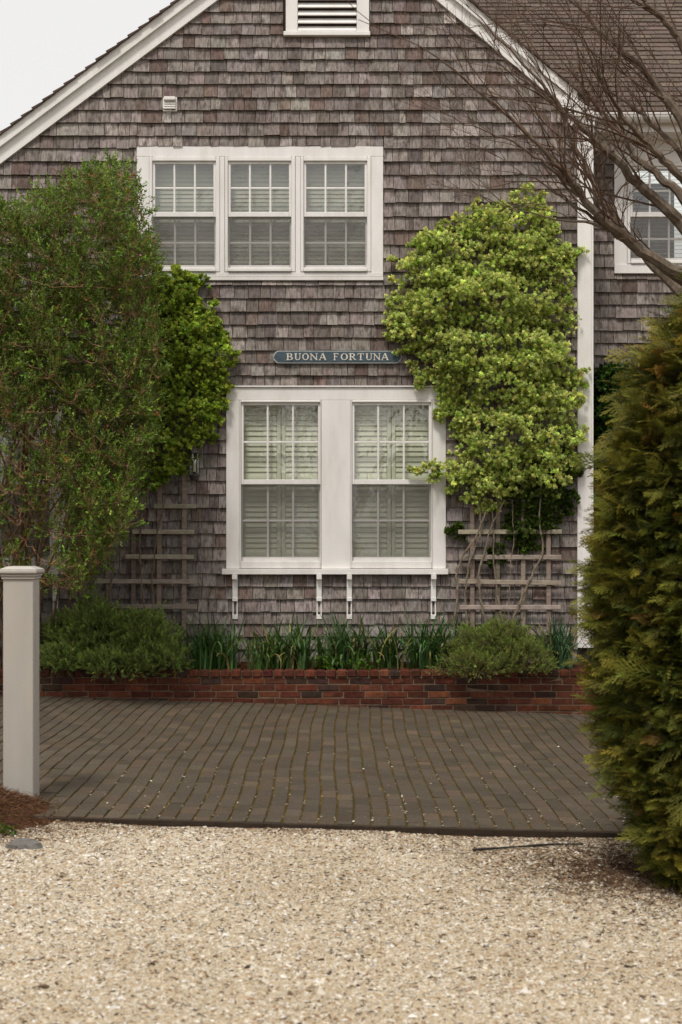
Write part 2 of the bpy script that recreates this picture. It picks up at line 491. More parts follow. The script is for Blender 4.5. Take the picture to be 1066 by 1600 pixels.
def paver_geo(mb, xc, a, b):
    m = (a + b) / 2
    x0 = xc + lat(xc, m)
    sl = (lat(xc, b) - lat(xc, a)) / (b - a)
    zc = pave_z(x0, m)
    v = cbox_v((-PW / 2 + 0.0054, -(b - a) / 2 + 0.0030, -0.055), (PW / 2 - 0.0054, (b - a) / 2 - 0.0030, 0), 0.0038)
    v[:, :2] += np.repeat(rng.normal(0, 0.0012, (8, 2)), 3, axis=0)
    zx = -0.031 + rng.normal(0, 0.012); zy = (pave_z(x0, b) - pave_z(x0, a)) / (b - a) + rng.normal(0, 0.006)
    v[:, 2] += v[:, 0] * zx + v[:, 1] * zy + rng.normal(0, 0.0014)
    v[:, 0] += v[:, 1] * sl
    v += (x0, m, zc)
    base = srgb(80, 71, 59) if rng.random() < 0.75 else srgb(86, 73, 59)
    mb.add(v, CB_Q, CB_T, vary(base, 1, 0.11, 0.015)[0])
def seen_paver(p):
    xc, a, b = p
    px = CX + xc * F / a
    return a < 12 and 70 < px < 985 and not (px > 925 and a > 8.3)
vis = sorted([p for p in cols if seen_paver(p) and p[2] - p[1] > 0.15], key=lambda p: p[1])[:300]
vset = set(vis)
rest = MB()
for p in cols:
    if p in vset:
        m_ = MB(); paver_geo(m_, *p); m_.build('paver', M_PAVER, paving)
    else:
        paver_geo(rest, *p)
tag(rest.build('paver_rows', M_PAVER, paving), kind='stuff')
m = MB()
for k in range(16):       # straight dark strip along the front of the paving
    xa = -2.0 + k * .32; xb = xa + .32
    v = cbox_v((xa, PAVE_N - .026, -.09), (xb, PAVE_N - .003, -.004), .003)
    v[:, 2] += pave_z(v[:, 0], PAVE_N)
    m.add(v, CB_Q, CB_T, srgb(58, 48, 40))
m.build('front_strip', M_WOOD, paving)
# gravel kicked onto the paving, mostly caught in the joints near the drive
n = 480
d = PAVE_N + 0.02 + rng.exponential(0.9, n); d = np.where(d > PAVE_F - 0.1, PAVE_N + 0.3, d)
k = rng.integers(-24, 24, n); xj = (np.floor(-4.5 / PW) + 0.5) * PW + 0
xe = -4.5 + PW / 2 + PW * np.round((rng.uniform(-1.7, 1.9, n) + 4.5) / PW) + rng.normal(0, 0.006, n)
xe = np.where(rng.random(n) < 0.2, rng.uniform(-1.7, 1.9, n), xe + lat(xe, d))
sz = np.clip(np.exp(rng.normal(math.log(0.0045), 0.35, n)), 0.0025, 0.009)
mb = MB(); pebbles(mb, xe, d, pave_z(xe, d) + 0.0005, sz, palette[rng.choice(5, n)] * .7 * np.exp(rng.normal(-0.1, 0.15, (n, 1))))
tag(mb.build('stray_gravel', M_GRAVEL, None), 'stray pale gravel bits caught in the paving joints', 'gravel', kind='stuff')
# ================================================================== HOUSE
house = empty('shingled_house', (-0.5, D, 0), 'grey cedar-shingled house with white trim, gable end and set-back wing', 'house')
HX = lambda px: PX(px, D)
HZ = lambda py: PZ(py, D)
# gable outline (photo pixels, lower edge of the rake boards)
APX, APY = 520.0, -132.0
SLL, SLR = 0.754, 0.838
def rake_y(px):
    return APY + (APX - px) * SLL if px < APX else APY + (px - APX) * SLR
LEFT_PX, RIGHT_PX = -140.0, 921.0
BASE_PY = 1035.0
# windows: rectangles cut out of the shingles (pixels)
W_UP = (214.6, 230.0, 598.7, 438.7)
W_LO = (354.0, 606.0, 696.5, 897.0)
W_LE = (-60.0, 606.0, 103.0, 897.0)
W_VENT = (443.0, -80.0, 578.0, 58.0)
# --- sheathing behind the shingles, one panel with window openings: strips between openings
def sheath():
    xs_ = sorted({LEFT_PX, RIGHT_PX, W_UP[0] + 6, W_UP[2] - 6, W_LO[0] + 6, W_LO[2] - 6, W_LE[0] + 6, W_LE[2] - 6, APX, 0, 100, 300, 440, 640, 740, 840})
    ys_ = sorted({W_UP[1] + 6, W_UP[3] - 6, W_LO[1] + 6, W_LO[3] - 6, BASE_PY})
    m = MB()
    y0, y1 = D + 0.002, D + 0.10
    def prism(poly):
        n = len(poly)
        f = [(HX(a), y0, HZ(b)) for a, b in poly]; bk = [(HX(a), y1, HZ(b)) for a, b in poly]
        m.add(f, [[0, 1, 2, 3][::-1]] if n == 4 else None, None, srgb(70, 58, 52))
        m.add(bk, [[0, 1, 2, 3]] if n == 4 else None, None, srgb(70, 58, 52))
    for i in range(len(xs_) - 1):
        a, b = xs_[i], xs_[i + 1]; mx = (a + b) / 2
        prism([(a, rake_y(a) - 30), (b, rake_y(b) - 30), (b, ys_[0]), (a, ys_[0])]) if rake_y(a) < ys_[0] + 25 and rake_y(b) < ys_[0] + 25 else None
        for j in range(len(ys_) - 1):
            c, e = ys_[j], ys_[j + 1]; my = (c + e) / 2
            hole = any(w[0] < mx < w[2] and w[1] < my < w[3] for w in (W_UP, W_LO, W_LE))
            if hole: continue
            if rake_y(mx) > c: c = min(e - 1, rake_y(mx) - 15)
            prism([(a, c), (b, c), (b, e), (a, e)])
    return m
gable = sheath().build('gable_wall', M_SHINGLE, house)

COURSES = [0.5, 20, 38.5, 56, 76, 94.5, 113.5, 133, 153.5, 173.5, 193, 213.5, 233, 253.5, 274.5, 296, 317.5, 339.5, 361, 383, 404.5, 426,
           446.5, 467, 487.5, 508, 528, 548, 568, 587, 606, 625.5, 645.6, 667, 688, 709, 730.5, 751, 772, 793, 814, 834, 855, 876,
           896, 916, 935.5, 955.5, 974.6, 994, 1014, 1034]
COURSES = [-138 + 19.4 * k + 2.0 for k in range(7)] + COURSES
def shingle_colour(n=1):
    t = rng.random()
    if t < 0.55: b = srgb(138, 129, 124)
    elif t < 0.82: b = srgb(122, 112, 107)
    elif t < 0.92: b = srgb(150, 142, 136)
    else: b = srgb(116, 100, 93)
    return vary(b, 1, 0.15, 0.018)[0]
def shingle_geo(x0, x1, zb, zt, yw, col):
    """one tapered shingle: thick butt at the bottom, thin top under the course above"""
    m = MB()
    t = 0.038 + rng.normal(0, 0.003); tt = 0.009
    cur = rng.normal(0, 0.0015)
    zb0 = zb + rng.normal(0, 0.0022); zb1 = zb0 + rng.normal(0, 0.0016)
    l = rng.normal(0, 0.0012, 2)
    v = [(x0, yw - t - l[0], zb0), (x1, yw - t - l[1], zb1), (x1, yw - tt, zt), (x0, yw - tt, zt),
         (x0, yw, zb0), (x1, yw, zb1), (x1, yw, zt), (x0, yw, zt)]
    if rng.random() < 0.35:     # cupped butt
        v[0] = (x0, yw - t - 0.004, zb0)
    m.add(v, [[0, 1, 2, 3], [0, 4, 5, 1], [0, 3, 7, 4], [1, 5, 6, 2], [3, 2, 6, 7]], None, col)
    return m
# regions of the photo where plants or trim hide the wall
HIDE = [[(-10, 300), (150, 265), (215, 290), (245, 400), (260, 430), (320, 440), (365, 520), (370, 600), (330, 690), (240, 770), (150, 880), (60, 940), (-10, 940)],
        [(605, 480), (660, 360), (790, 300), (850, 300), (870, 380), (915, 400), (910, 760), (700, 800), (690, 640), (610, 540)],
        [(60, 950), (300, 950), (300, 1060), (60, 1060)], [(300, 985), (900, 985), (900, 1060), (300, 1060)],
        [(930, 570), (1000, 480), (1066, 430), (1066, 1060), (910, 1060)]]
def hidden(px, py):
    if px < 2 or px > 1064 or py < 2: return True
    return any(bool(in_poly(np.array([px]), np.array([py]), h)[0]) for h in HIDE)
def course_row(px0, px1, py_top, py_bot, d, lim):
    """shingles of one course; lim(px) gives the left/right cut, returns records"""
    out = []
    x = px0 - rng.uniform(0, 12)
    while x < px1:
        w = float(np.clip(rng.normal(20.5, 5.5), 9, 34))
        a, b = max(x, px0), min(x + w, px1)
        if b - a > 3: out.append((a, b))
        x += w
    return out
records = []            # (parent key, x0, x1, zb, zt, area, visible, yw)
def clip_open(segs, c, e, opens):
    """cut shingle spans (a, b, top, bottom) against window openings; courses over or under one are trimmed to it"""
    segs = [(a, b, c, e) for a, b in segs]
    for (l, t, r, bt) in opens:
        if e <= t + 0.5 or c >= bt - 0.5: continue
        new = []
        for (a, bb, c1, e1) in segs:
            if bb <= l or a >= r: new.append((a, bb, c1, e1)); continue
            if a < l - 2: new.append((a, l, c1, e1))
            if bb > r + 2: new.append((r, bb, c1, e1))
            a2, b2 = max(a, l), min(bb, r)
            if b2 - a2 > 1.5:
                if t - c1 > 3: new.append((a2, b2, c1, t))
                elif e1 - bt > 3: new.append((a2, b2, bt + 4, e1))
        segs = new
    return segs
GAP = 0.0026
for k in range(len(COURSES) - 1):
    c, e = COURSES[k], COURSES[k + 1]
    # extent at the rake: use the butt line, a little under the rake board
    l = LEFT_PX; r = 901.5
    m_ = e
    l = max(l, APX - (m_ - APY + 12) / SLL); r = min(r, APX + (m_ - APY + 12) / SLR)
    if r - l < 10: continue
    segs = course_row(l, r, c, e, D, None)
    segs = clip_open(segs, c, e, [W_UP, W_LO, W_LE, W_VENT])
    for (a, b, c1, e1) in segs:
        # keep tops of the shingles under the rake board
        top = c1 - 4
        ry = max(rake_y(a), rake_y(b)) - 22
        if top < ry: top = min(ry, e1 - 3)
        vis = not hidden((a + b) / 2, (c1 + e1) / 2)
        records.append(('g', HX(a) + GAP, HX(b) - GAP, HZ(e1), HZ(top), (b - a) * (e1 - max(c1, top)), vis, D))
# wing wall
WX = lambda px: PX(px, DW)
WZ = lambda py: PZ(py, DW)
W_WING = (959.0, 237.0, 1104.0, 428.0)
py = 237.0
wing_courses = [236.0, 258, 278, 298, 318, 338, 358, 378, 398, 418, 437, 457.5, 477, 497, 517, 536.5, 555.5, 575] + [575 + 19.8 * (k + 1) for k in range(22)]
for k in range(len(wing_courses) - 1):
    c, e = wing_courses[k], wing_courses[k + 1]
    segs = clip_open(course_row(905, 1500, c, e, DW, None), c, e, [W_WING])
    for (a, b, c1, e1) in segs:
        vis = a > 923 and b < 1066 and not hidden((a + b) / 2, (c + e) / 2)
        records.append(('w', WX(a) + GAP, WX(b) - GAP, WZ(e1), WZ(c1 - 4), (b - a) * (e1 - c1), vis, DW))
wm = MB()
def slab(m, x0, x1, y0, y1, z0, z1, col):
    cbox(m, (x0, y0, z0), (x1, y1, z1), 0.001, col)
SH = srgb(70, 58, 52)
wl, wr = WX(W_WING[0] + 6), WX(W_WING[2] - 6)
slab(wm, WX(880), wl, DW + 0.002, DW + 0.1, -0.4, WZ(200), SH)
slab(wm, wr, WX(1600), DW + 0.002, DW + 0.1, -0.4, WZ(200), SH)
slab(wm, wl, wr, DW + 0.002, DW + 0.1, -0.4, WZ(W_WING[3] - 6), SH)
slab(wm, wl, wr, DW + 0.002, DW + 0.1, WZ(W_WING[1] + 6), WZ(200), SH)
wing = wm.build('wing_wall', M_SHINGLE, house)
order = sorted([i for i, r in enumerate(records) if r[6]], key=lambda i: -records[i][5])[:298]
oset = set(order)
restg, restw = MB(), MB()
for i_, (key, x0, x1, zb, zt, area, vis, yw) in enumerate(records):
    g = shingle_geo(x0, x1, zb, zt, yw, shingle_colour())
    if i_ in oset:
        g.build('shingle', M_SHINGLE, gable if key == 'g' else wing)
    else:
        (restg if key == 'g' else restw).add(np.concatenate(g.v), g.q[0], None, np.concatenate(g.c))
tag(restg.build('shingle_courses', M_SHINGLE, gable), kind='stuff')
tag(restw.build('shingle_courses', M_SHINGLE, wing), kind='stuff')

# side and back walls, foundation, interior backs
m = MB()
xr = HX(920); xl = HX(LEFT_PX)
slab(m, xr - 0.12, xr - 0.01, D + 0.11, DW + 4, -0.4, HZ(200), SH)
slab(m, xl, xl + 0.1, D + 0.11, DW + 6, -0.4, HZ(360), SH)
slab(m, xl, WX(1600), DW + 6.0, DW + 6.1, -0.4, HZ(330), SH)
m.build('rear_wall', M_SHINGLE, house)
m = MB(); slab(m, HX(LEFT_PX), HX(923), D - 0.03, D + 0.2, -0.4, HZ(1036), srgb(128, 122, 116))
slab(m, WX(905), WX(1600), DW - 0.03, DW + 0.2, -0.4, 0.12, srgb(128, 122, 116))
m.build('foundation', M_MORTAR, house)

# --- rake boards, corner board, eave return
def rake_board(x0px, x1px, off_lo, off_hi, sl, side, y0, y1, name, col=WHITE):
    m = MB()
    def pt(px, off): return (px, rake_y(px) + off)
    quad = [pt(x0px, off_lo), pt(x1px, off_lo), pt(x1px, off_hi), pt(x0px, off_hi)]
    f = [(HX(a), y0, HZ(b)) for a, b in quad]; bk = [(HX(a), y1, HZ(b)) for a, b in quad]
    m.add(f + bk, [[0, 1, 2, 3], [7, 6, 5, 4], [0, 4, 5, 1], [1, 5, 6, 2], [2, 6, 7, 3], [3, 7, 4, 0]], None, col)
    return m.build(name, M_TRIM, house)
rake_board(-150, APX, 0, -30, SLL, -1, D - 0.06, D + 0.02, 'rake_board')
rake_board(-150, APX, -24, -41, SLL, -1, D - 0.10, D - 0.062, 'rake_moulding')
rake_board(APX, 890, 0, -26, SLR, 1, D - 0.06, D + 0.02, 'rake_board')
rake_board(APX, 900, -22, -38, SLR, 1, D - 0.10, D - 0.062, 'rake_moulding')
m = MB()
# eave return: a small pointed box closing the rake at the corner
pts = [(868, 166), (925, 178), (925, 199), (878, 199)]
pts = [(886, 150), (926, 180), (926, 186), (880, 186), (872, 164)]
f = [(HX(a), D - 0.112, HZ(b)) for a, b in pts]; bk = [(HX(a), D + 0.015, HZ(b)) for a, b in pts]
n = len(pts)
m.add(f + bk, [[i, i + n, (i + 1) % n + n, (i + 1) % n] for i in range(n)], [[0, 2, 1], [0, 3, 2], [0, 4, 3]], WHITE)
cbox(m, (HX(879), D - 0.085, HZ(200)), (HX(927), D + 0.02, HZ(186.3)), 0.004, WHITE)
m.build('eave_return', M_TRIM, house)
m = MB(); cbox(m, (HX(901.5), D - 0.04, HZ(1012)), (HX(923), D + 0.03, HZ(200.3)), 0.004, WHITE)
cbox(m, (HX(923.2), D - 0.037, HZ(1012)), (HX(923.2) + 0.022, D + 0.11, HZ(200.3)), 0.004, WHITE)
m.build('corner_board', M_TRIM, house)

# --- windows -------------------------------------------------------------
def casing(name, rects, d, y0, y1, parent):
    m = MB()
    for (a, b, c, e) in rects:
        cbox(m, (PX(a, d), d - y0, PZ(e, d)), (PX(c, d), d + y1, PZ(b, d)), 0.003, WHITE * rng.uniform(0.97, 1.02))
    return m.build(name, M_TRIM, parent)
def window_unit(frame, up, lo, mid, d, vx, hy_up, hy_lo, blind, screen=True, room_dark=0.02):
    """one double-hung unit. frame: outer rect of the window frame; up/lo: glass rects; mid: meeting rail y0,y1;
    vx: muntin x (two), hy: muntin y of each sash"""
    X_ = lambda p: PX(p, d); Z_ = lambda p: PZ(p, d)
    fl, ft, fr, fb = frame
    m = MB()
    ul, ut, ur, ub = up; ll, lt, lr, lb = lo
    # frame (brick mould) as four boards around the sashes, mitred look by butting
    wdt = (ul - 4) - fl
    cbox(m, (X_(fl), d - 0.045, Z_(fb)), (X_(ul - 4), d + 0.06, Z_(ft)), 0.006, WHITE)
    cbox(m, (X_(ur + 4), d - 0.045, Z_(fb)), (X_(fr), d + 0.06, Z_(ft)), 0.006, WHITE)
    cbox(m, (X_(ul - 4) + .0005, d - 0.045, Z_(ut - 4)), (X_(ur + 4) - .0005, d + 0.06, Z_(ft)), 0.006, WHITE)
    cbox(m, (X_(ul - 4) + .0005, d - 0.06, Z_(fb) + 0.002), (X_(ur + 4) - .0005, d + 0.06, Z_(lb + 6)), 0.006, WHITE)
    win = m.build('window', M_TRIM, house)
    # upper sash sits nearer the weather, lower sash behind it
    def sash(rect, yf, yb, rails):
        a, b, c, e = rect; tl, tt, tr_, tb = rails
        m = MB()
        cbox(m, (X_(a - tl), d + yf, Z_(e + tb)), (X_(a), d + yb, Z_(b - tt)), 0.003, WHITE)
        cbox(m, (X_(c), d + yf, Z_(e + tb)), (X_(c + tr_), d + yb, Z_(b - tt)), 0.003, WHITE)
        cbox(m, (X_(a) + .0003, d + yf, Z_(b)), (X_(c) - .0003, d + yb, Z_(b - tt)), 0.003, WHITE)
        cbox(m, (X_(a) + .0003, d + yf - 0.004, Z_(e + tb)), (X_(c) - .0003, d + yb, Z_(e)), 0.003, WHITE)
        m.build('sash', M_TRIM, win)
    sash(up, -0.022, 0.012, (3.9, 3.9, 3.9, mid[1] - ub))
    sash(lo, 0.016, 0.05, (3.9, max(lt - mid[0], 3), 3.9, 5.9))
    for rect, yg, hy in ((up, -0.008, hy_up), (lo, 0.030, hy_lo)):
        a, b, c, e = rect
        xs_ = [a] + list(vx) + [c]; ys_ = [b, hy, e]
        hw = 1.5
        for v in vx:
            m = MB(); cbox(m, (X_(v - hw), d + yg - 0.010, Z_(e) - 0.001), (X_(v + hw), d + yg + 0.012, Z_(b) + 0.001), 0.003, WHITE)
            m.build('muntin', M_TRIM, win)
        for i in range(3):
            l_ = xs_[i] + (hw if i else 0); r_ = xs_[i + 1] - (hw if i < 2 else 0)
            m = MB(); cbox(m, (X_(l_) + .0003, d + yg - 0.009, Z_(hy + hw)), (X_(r_) - .0003, d + yg + 0.011, Z_(hy - hw)), 0.003, WHITE)
            m.build('muntin', M_TRIM, win)
            for j in range(2):
                t_ = ys_[j] + (hw if j else 0); b_ = ys_[j + 1] - (hw if not j else 0)
                m = MB(); tl = rng.normal(0, 0.0007, 4)
                x0, x1, z0, z1 = X_(l_) - .002, X_(r_) + .002, Z_(b_) - .002, Z_(t_) + .002
                m.add([(x0, d + yg + tl[0], z0), (x1, d + yg + tl[1], z0), (x1, d + yg + tl[2], z1), (x0, d + yg + tl[3], z1)], [[0, 1, 2, 3]])
                m.build('pane', M_GLASS, win)
    if screen:
        a, b, c, e = lo
        m = MB(); m.add([(X_(a - 2), d - 0.014, Z_(e + 1)), (X_(c + 2), d - 0.014, Z_(e + 1)), (X_(c + 2), d - 0.014, Z_(mid[1])), (X_(a - 2), d - 0.014, Z_(mid[1]))], [[0, 1, 2, 3]])
        m.build('insect_screen', M_SCREEN, win)
    # blind or shutter just inside
    a, b, c, e = ul - 6, ut - 4, ur + 6, lb + 4
    yb = d + 0.095
    if blind in ('slat', 'open'):
        tl = .22 if blind == 'slat' else 1.35
        pitch = 0.042; z = Z_(b) - 0.03
        m0 = MB(); cbox(m0, (X_(a), -0.002, -0.024), (X_(c), 0.002, 0.024), 0.002, srgb(176, 174, 164), M=[[1, 0, 0], [0, math.cos(tl), math.sin(tl)], [0, -math.sin(tl), math.cos(tl)]])
        me = m0.mesh('blind_slat', ((X_(a) + X_(c)) / 2, 0, 0)); me.materials.append(M_BLIND)
        while z > Z_(e):
            o = bpy.data.objects.new('blind_slat', me); link(o, win, ((X_(a) + X_(c)) / 2, yb, z)); z -= pitch
        m = MB(); cbox(m, (X_(a), yb - 0.03, Z_(b) - 0.012), (X_(c), yb + 0.03, Z_(b) + 0.03), 0.003, srgb(176, 174, 164)); m.build('head_rail', M_BLIND, win)
    elif blind == 'shutter':
        mid_x = (a + c) / 2
        for (l_, r_) in ((a, mid_x - 0.4), (mid_x + 0.4, c)):
            m = MB(); SC = srgb(214, 213, 200)
            cbox(m, (X_(l_), yb - 0.014, Z_(e)), (X_(l_ + 6.5), yb + 0.014, Z_(b)), 0.004, SC)
            cbox(m, (X_(r_ - 6.5), yb - 0.014, Z_(e)), (X_(r_), yb + 0.014, Z_(b)), 0.004, SC)
            for (q0, q1) in ((b, b + 10), ((b + e) / 2 - 7, (b + e) / 2 + 7), (e - 10, e)):
                cbox(m, (X_(l_ + 6.5) + .0004, yb - 0.013, Z_(q1)), (X_(r_ - 6.5) - .0004, yb + 0.013, Z_(q0)), 0.004, SC)
            m.build('shutter_panel', M_BLIND, win)
            m0 = MB(); w_ = X_(r_ - 6.7) - X_(l_ + 6.7)
            ang = 0.27
            cbox(m0, (-w_ / 2, -0.004, -0.029), (w_ / 2, 0.004, 0.029), 0.003, SC, M=[[1, 0, 0], [0, math.cos(ang), math.sin(ang)], [0, -math.sin(ang), math.cos(ang)]])
            me = m0.mesh('louver'); me.materials.append(M_BLIND)
            for (q0, q1) in ((b + 10, (b + e) / 2 - 7), ((b + e) / 2 + 7, e - 10)):
                nn = int(round((q1 - q0) / 8.0)); st = (q1 - q0) / nn
                for k in range(nn):
                    o = bpy.data.objects.new('louver', me)
                    link(o, win, ((X_(l_) + X_(r_)) / 2, yb, Z_(q0 + (k + 0.5) * st)))
    # room behind
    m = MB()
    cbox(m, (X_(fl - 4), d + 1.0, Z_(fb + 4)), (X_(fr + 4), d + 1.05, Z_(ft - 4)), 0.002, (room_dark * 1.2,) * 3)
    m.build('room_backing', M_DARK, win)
    return win

# upper triple window
x0, t0, x1, b1 = W_UP
casing('window_casing', [(x0, t0, x1, 245.8), (x0, 246, 234, 426.5), (580, 246, x1, 426.5), (344.2, 246, 351.5, 426.5), (462.2, 246, 469.8, 426.5)], D, 0.034, 0.09, house)
casing('window_sill', [(x0, 426.8, x1, 434), (x0 - 0.5, 434.2, x1 + .5, 439.0)], D, 0.042, 0.09, house)
for k, ox in enumerate((0, 117.8, 235.8)):
    window_unit((234.3 + ox, 246.3, 344 + ox, 426.2), (243 + ox, 257.4, 334 + ox, 332), (240.8 + ox, 341, 334.8 + ox, 414), (333.6, 339.6), D,
                (273 + ox, 305 + ox), 294.5, 379, 'slat')
# lower double window
x0, t0, x1, b1 = W_LO
casing('window_casing', [(x0, t0, x1, 625.6), (x0, 625.8, 374.4, 888.4), (502.5, 625.8, 547.5, 888.4), (676, 625.8, x1, 888.4)], D, 0.034, 0.09, house)
casing('window_sill', [(348, 888.7, 699.5, 897.2)], D, 0.09, 0.09, house)
casing('drip_cap', [(353, 603.4, 697.5, 605.8)], D, 0.05, 0.02, house)
window_unit((374.6, 626, 502.3, 888.2), (381, 633.5, 497, 749.5), (378.7, 758, 498, 870), (750, 757), D, (418.5, 458), 691, 813.6, 'shutter')
window_unit((547.7, 626, 675.8, 888.2), (554, 633.5, 670, 749.5), (551.5, 758, 671, 870), (750, 757), D, (591, 631), 691, 813.6, 'shutter')
# left lower window behind the shrub
x0, t0, x1, b1 = W_LE
casing('window_casing', [(x0, t0, x1, 625.6), (x0, 625.8, -46, 888.4), (81.5, 625.8, x1, 888.4)], D, 0.034, 0.09, house)
casing('window_sill', [(x0 - 6, 888.7, x1 + 4, 897.2)], D, 0.09, 0.09, house)
window_unit((-45.7, 626, 81.2, 888.2), (-39, 633.5, 76, 749.5), (-41, 758, 77, 870), (750, 757), D, (-1, 39), 691, 813.6, 'shutter')
# wing window
x0, t0, x1, b1 = W_WING
casing('window_casing', [(x0, t0, x1, 254.6), (x0, 254.8, 979, 414), (1084, 254.8, x1, 414)], DW, 0.034, 0.09, house)
casing('window_sill', [(x0, 414.3, x1, 428.3)], DW, 0.045, 0.09, house)
window_unit((979.3, 255, 1083.7, 413.8), (988, 265, 1075, 332), (986, 341, 1077, 403), (333, 339.5), DW, (1015, 1046), 299, 373, 'open')

# --- gable vent
m = MB()
cbox(m, (HX(447), D - 0.05, HZ(51.8)), (HX(465.5), D + 0.03, HZ(-70)), 0.004, WHITE)
cbox(m, (HX(557.5), D - 0.05, HZ(51.8)), (HX(577), D + 0.03, HZ(-70)), 0.004, WHITE)
cbox(m, (HX(443.5), D - 0.065, HZ(58.5)), (HX(578.5), D + 0.03, HZ(52)), 0.004, WHITE)
cbox(m, (HX(447), D - 0.05, HZ(-70.2)), (HX(577), D + 0.03, HZ(-88)), 0.004, WHITE)
cbox(m, (HX(466), D + 0.12, HZ(52)), (HX(557), D + 0.13, HZ(-70)), 0.001, (0.02, 0.015, 0.013))
vent = m.build('gable_vent', M_TRIM, house)
m0 = MB(); a_ = 0.72
cbox(m0, (HX(465.8), -0.007, -0.052), (HX(557.2), 0.007, 0.052), 0.003, WHITE, M=[[1, 0, 0], [0, math.cos(a_), math.sin(a_)], [0, -math.sin(a_), math.cos(a_)]])
me = m0.mesh('slat', (HX(511.5), 0, 0)); me.materials.append(M_TRIM)
pyv = 45.0
while pyv > -66:
    link(bpy.data.objects.new('slat', me), vent, (HX(511.5), D - 0.012, HZ(pyv))); pyv -= 12.2
# --- small hooded wall vent
m = MB()
cbox(m, (HX(255), D - 0.035, HZ(175.5)), (HX(277.5), D, HZ(153)), 0.004, WHITE * 0.97)
cbox(m, (HX(257), D - 0.075, HZ(160)), (HX(275.5), D - 0.03, HZ(154)), 0.008, WHITE)
for k in range(3):
    cbox(m, (HX(257.5), D - 0.055, HZ(165.2 + 3.6 * k)), (HX(275), D - 0.03, HZ(162.6 + 3.6 * k)), 0.003, WHITE)
m.build('wall_vent', M_TRIM, house)
# --- white brackets under the sills
def bracket(px, full=True):
    m = MB()
    cbox(m, (HX(px - 4), D - 0.055, HZ(935)), (HX(px + 4), D - 0.018, HZ(898)), 0.003, WHITE)
    cbox(m, (HX(px - 4), D - 0.11, HZ(905)), (HX(px + 4), D - 0.056, HZ(897.6)), 0.003, WHITE)
    cbox(m, (HX(px - 4.2), D - 0.042, HZ(964)), (HX(px - 2), D - 0.02, HZ(935.3)), 0.002, WHITE)
    cbox(m, (HX(px + 2), D - 0.042, HZ(964)), (HX(px + 4.2), D - 0.02, HZ(935.3)), 0.002, WHITE)
    cbox(m, (HX(px - 4.2), D - 0.046, HZ(967)), (HX(px + 4.2), D - 0.02, HZ(960)), 0.002, WHITE)
    cbox(m, (HX(px - 4.2), D - 0.06, HZ(939)), (HX(px + 4.2), D - 0.02, HZ(933)), 0.002, WHITE)
    m.build('sill_bracket', M_TRIM, house)
for px in (88, 368, 499, 546, 677): bracket(px)

# --- main roof: courses of shingles seen edge-on above the rake
def roof_strip(side):
    m = MB()
    sl = SLL if side < 0 else SLR
    th = math.atan(sl); L = 5.2 if side < 0 else 3.36
    ax, az = HX(APX), HZ(APY - (40 if side < 0 else 37))
    u = np.array([side * math.cos(th), 0, -math.sin(th)]); n_ = np.array([side * math.sin(th), 0, math.cos(th)])
    k = 0.0
    while k < L:
        e = 0.135
        a = np.array([ax, 0, az]) + u * k; 
        t = 0.022
        for (ya, yb_) in ((D - 0.13 + rng.uniform(-.012, .012), D + 1.5), (D + 1.5, D + 7)):
            p = [a + n_ * 0.002, a + u * (e + 0.012) + n_ * t * 0.3, a + u * (e + 0.012) + n_ * (t + 0.010), a + n_ * 0.012]
            f = [(q_[0], ya, q_[2]) for q_ in p]; b = [(q_[0], yb_, q_[2]) for q_ in p]
            m.add(f + b, [[0, 1, 2, 3], [7, 6, 5, 4], [0, 4, 5, 1], [1, 5, 6, 2], [2, 6, 7, 3], [3, 7, 4, 0]], None, vary(srgb(88, 74, 66), 1, 0.12, 0.03)[0])
        k += e
    # deck under it
    a = np.array([ax, 0, az]); b = a + u * L
    p = [a - n_ * 0.004, b - n_ * 0.004, b - n_ * 0.06, a - n_ * 0.06]
    f = [(q_[0], D - 0.05, q_[2]) for q_ in p]; bk = [(q_[0], D + 7, q_[2]) for q_ in p]
    m.add(f + bk, [[0, 1, 2, 3], [7, 6, 5, 4], [0, 4, 5, 1], [1, 5, 6, 2], [2, 6, 7, 3], [3, 7, 4, 0]], None, WHITE * 0.7)
    return m
roof = roof_strip(-1).build('main_roof', M_ROOF, house)
roof_strip(1).build('main_roof', M_ROOF, house)
# --- wing roof, gutter, frieze
EY, EZ = 14.92, PZ(181, 14.92)
th = R(40); cu, su = math.cos(th), math.sin(th)
m = MB()
m.add([(-0.6, EY, EZ - .01), (9, EY, EZ - .01), (9, EY + 5 * cu, EZ + 5 * su - .01), (-0.6, EY + 5 * cu, EZ + 5 * su - .01)], [[0, 1, 2, 3]], None, srgb(60, 50, 45))
wroof = m.build('wing_roof', M_ROOF, house)
m = MB()
k = -0.03
while k < 4.9:
    x = -0.5 + rng.uniform(0, 0.15)
    while x < 8.6:
        w_ = rng.uniform(0.12, 0.30)
        if x + w_ > 0.4:
            j = rng.normal(0, 0.004); lift = rng.normal(0, 0.0015)
            a = np.array([0, EY + (k + j) * cu, EZ + (k + j) * su]); e = a + np.array([0, 0.15 * cu, 0.15 * su])
            nn = np.array([0, -su, cu])
            p = [a, a + nn * (0.018 + lift), e + nn * 0.003]
            xa, xb = x + 0.003, x + w_ - 0.003
            v = [(xa, *p[0][1:]), (xb, *p[0][1:]), (xb, *p[1][1:]), (xa, *p[1][1:]), (xb, *p[2][1:]), (xa, *p[2][1:])]
            m.add(v, [[0, 1, 2, 3], [3, 2, 4, 5]], [[0, 3, 5], [1, 4, 2]], vary(srgb(98, 86, 78), 1, 0.12, 0.02)[0])
        x += w_
    k += 0.128
tag(m.build('roof_shingles', M_ROOF, wroof), kind='stuff')
m = MB()      # half-round gutter
a = np.linspace(0, math.pi, 9)
ro = 0.075; gyc, gzc = EY - 0.045, EZ - 0.012
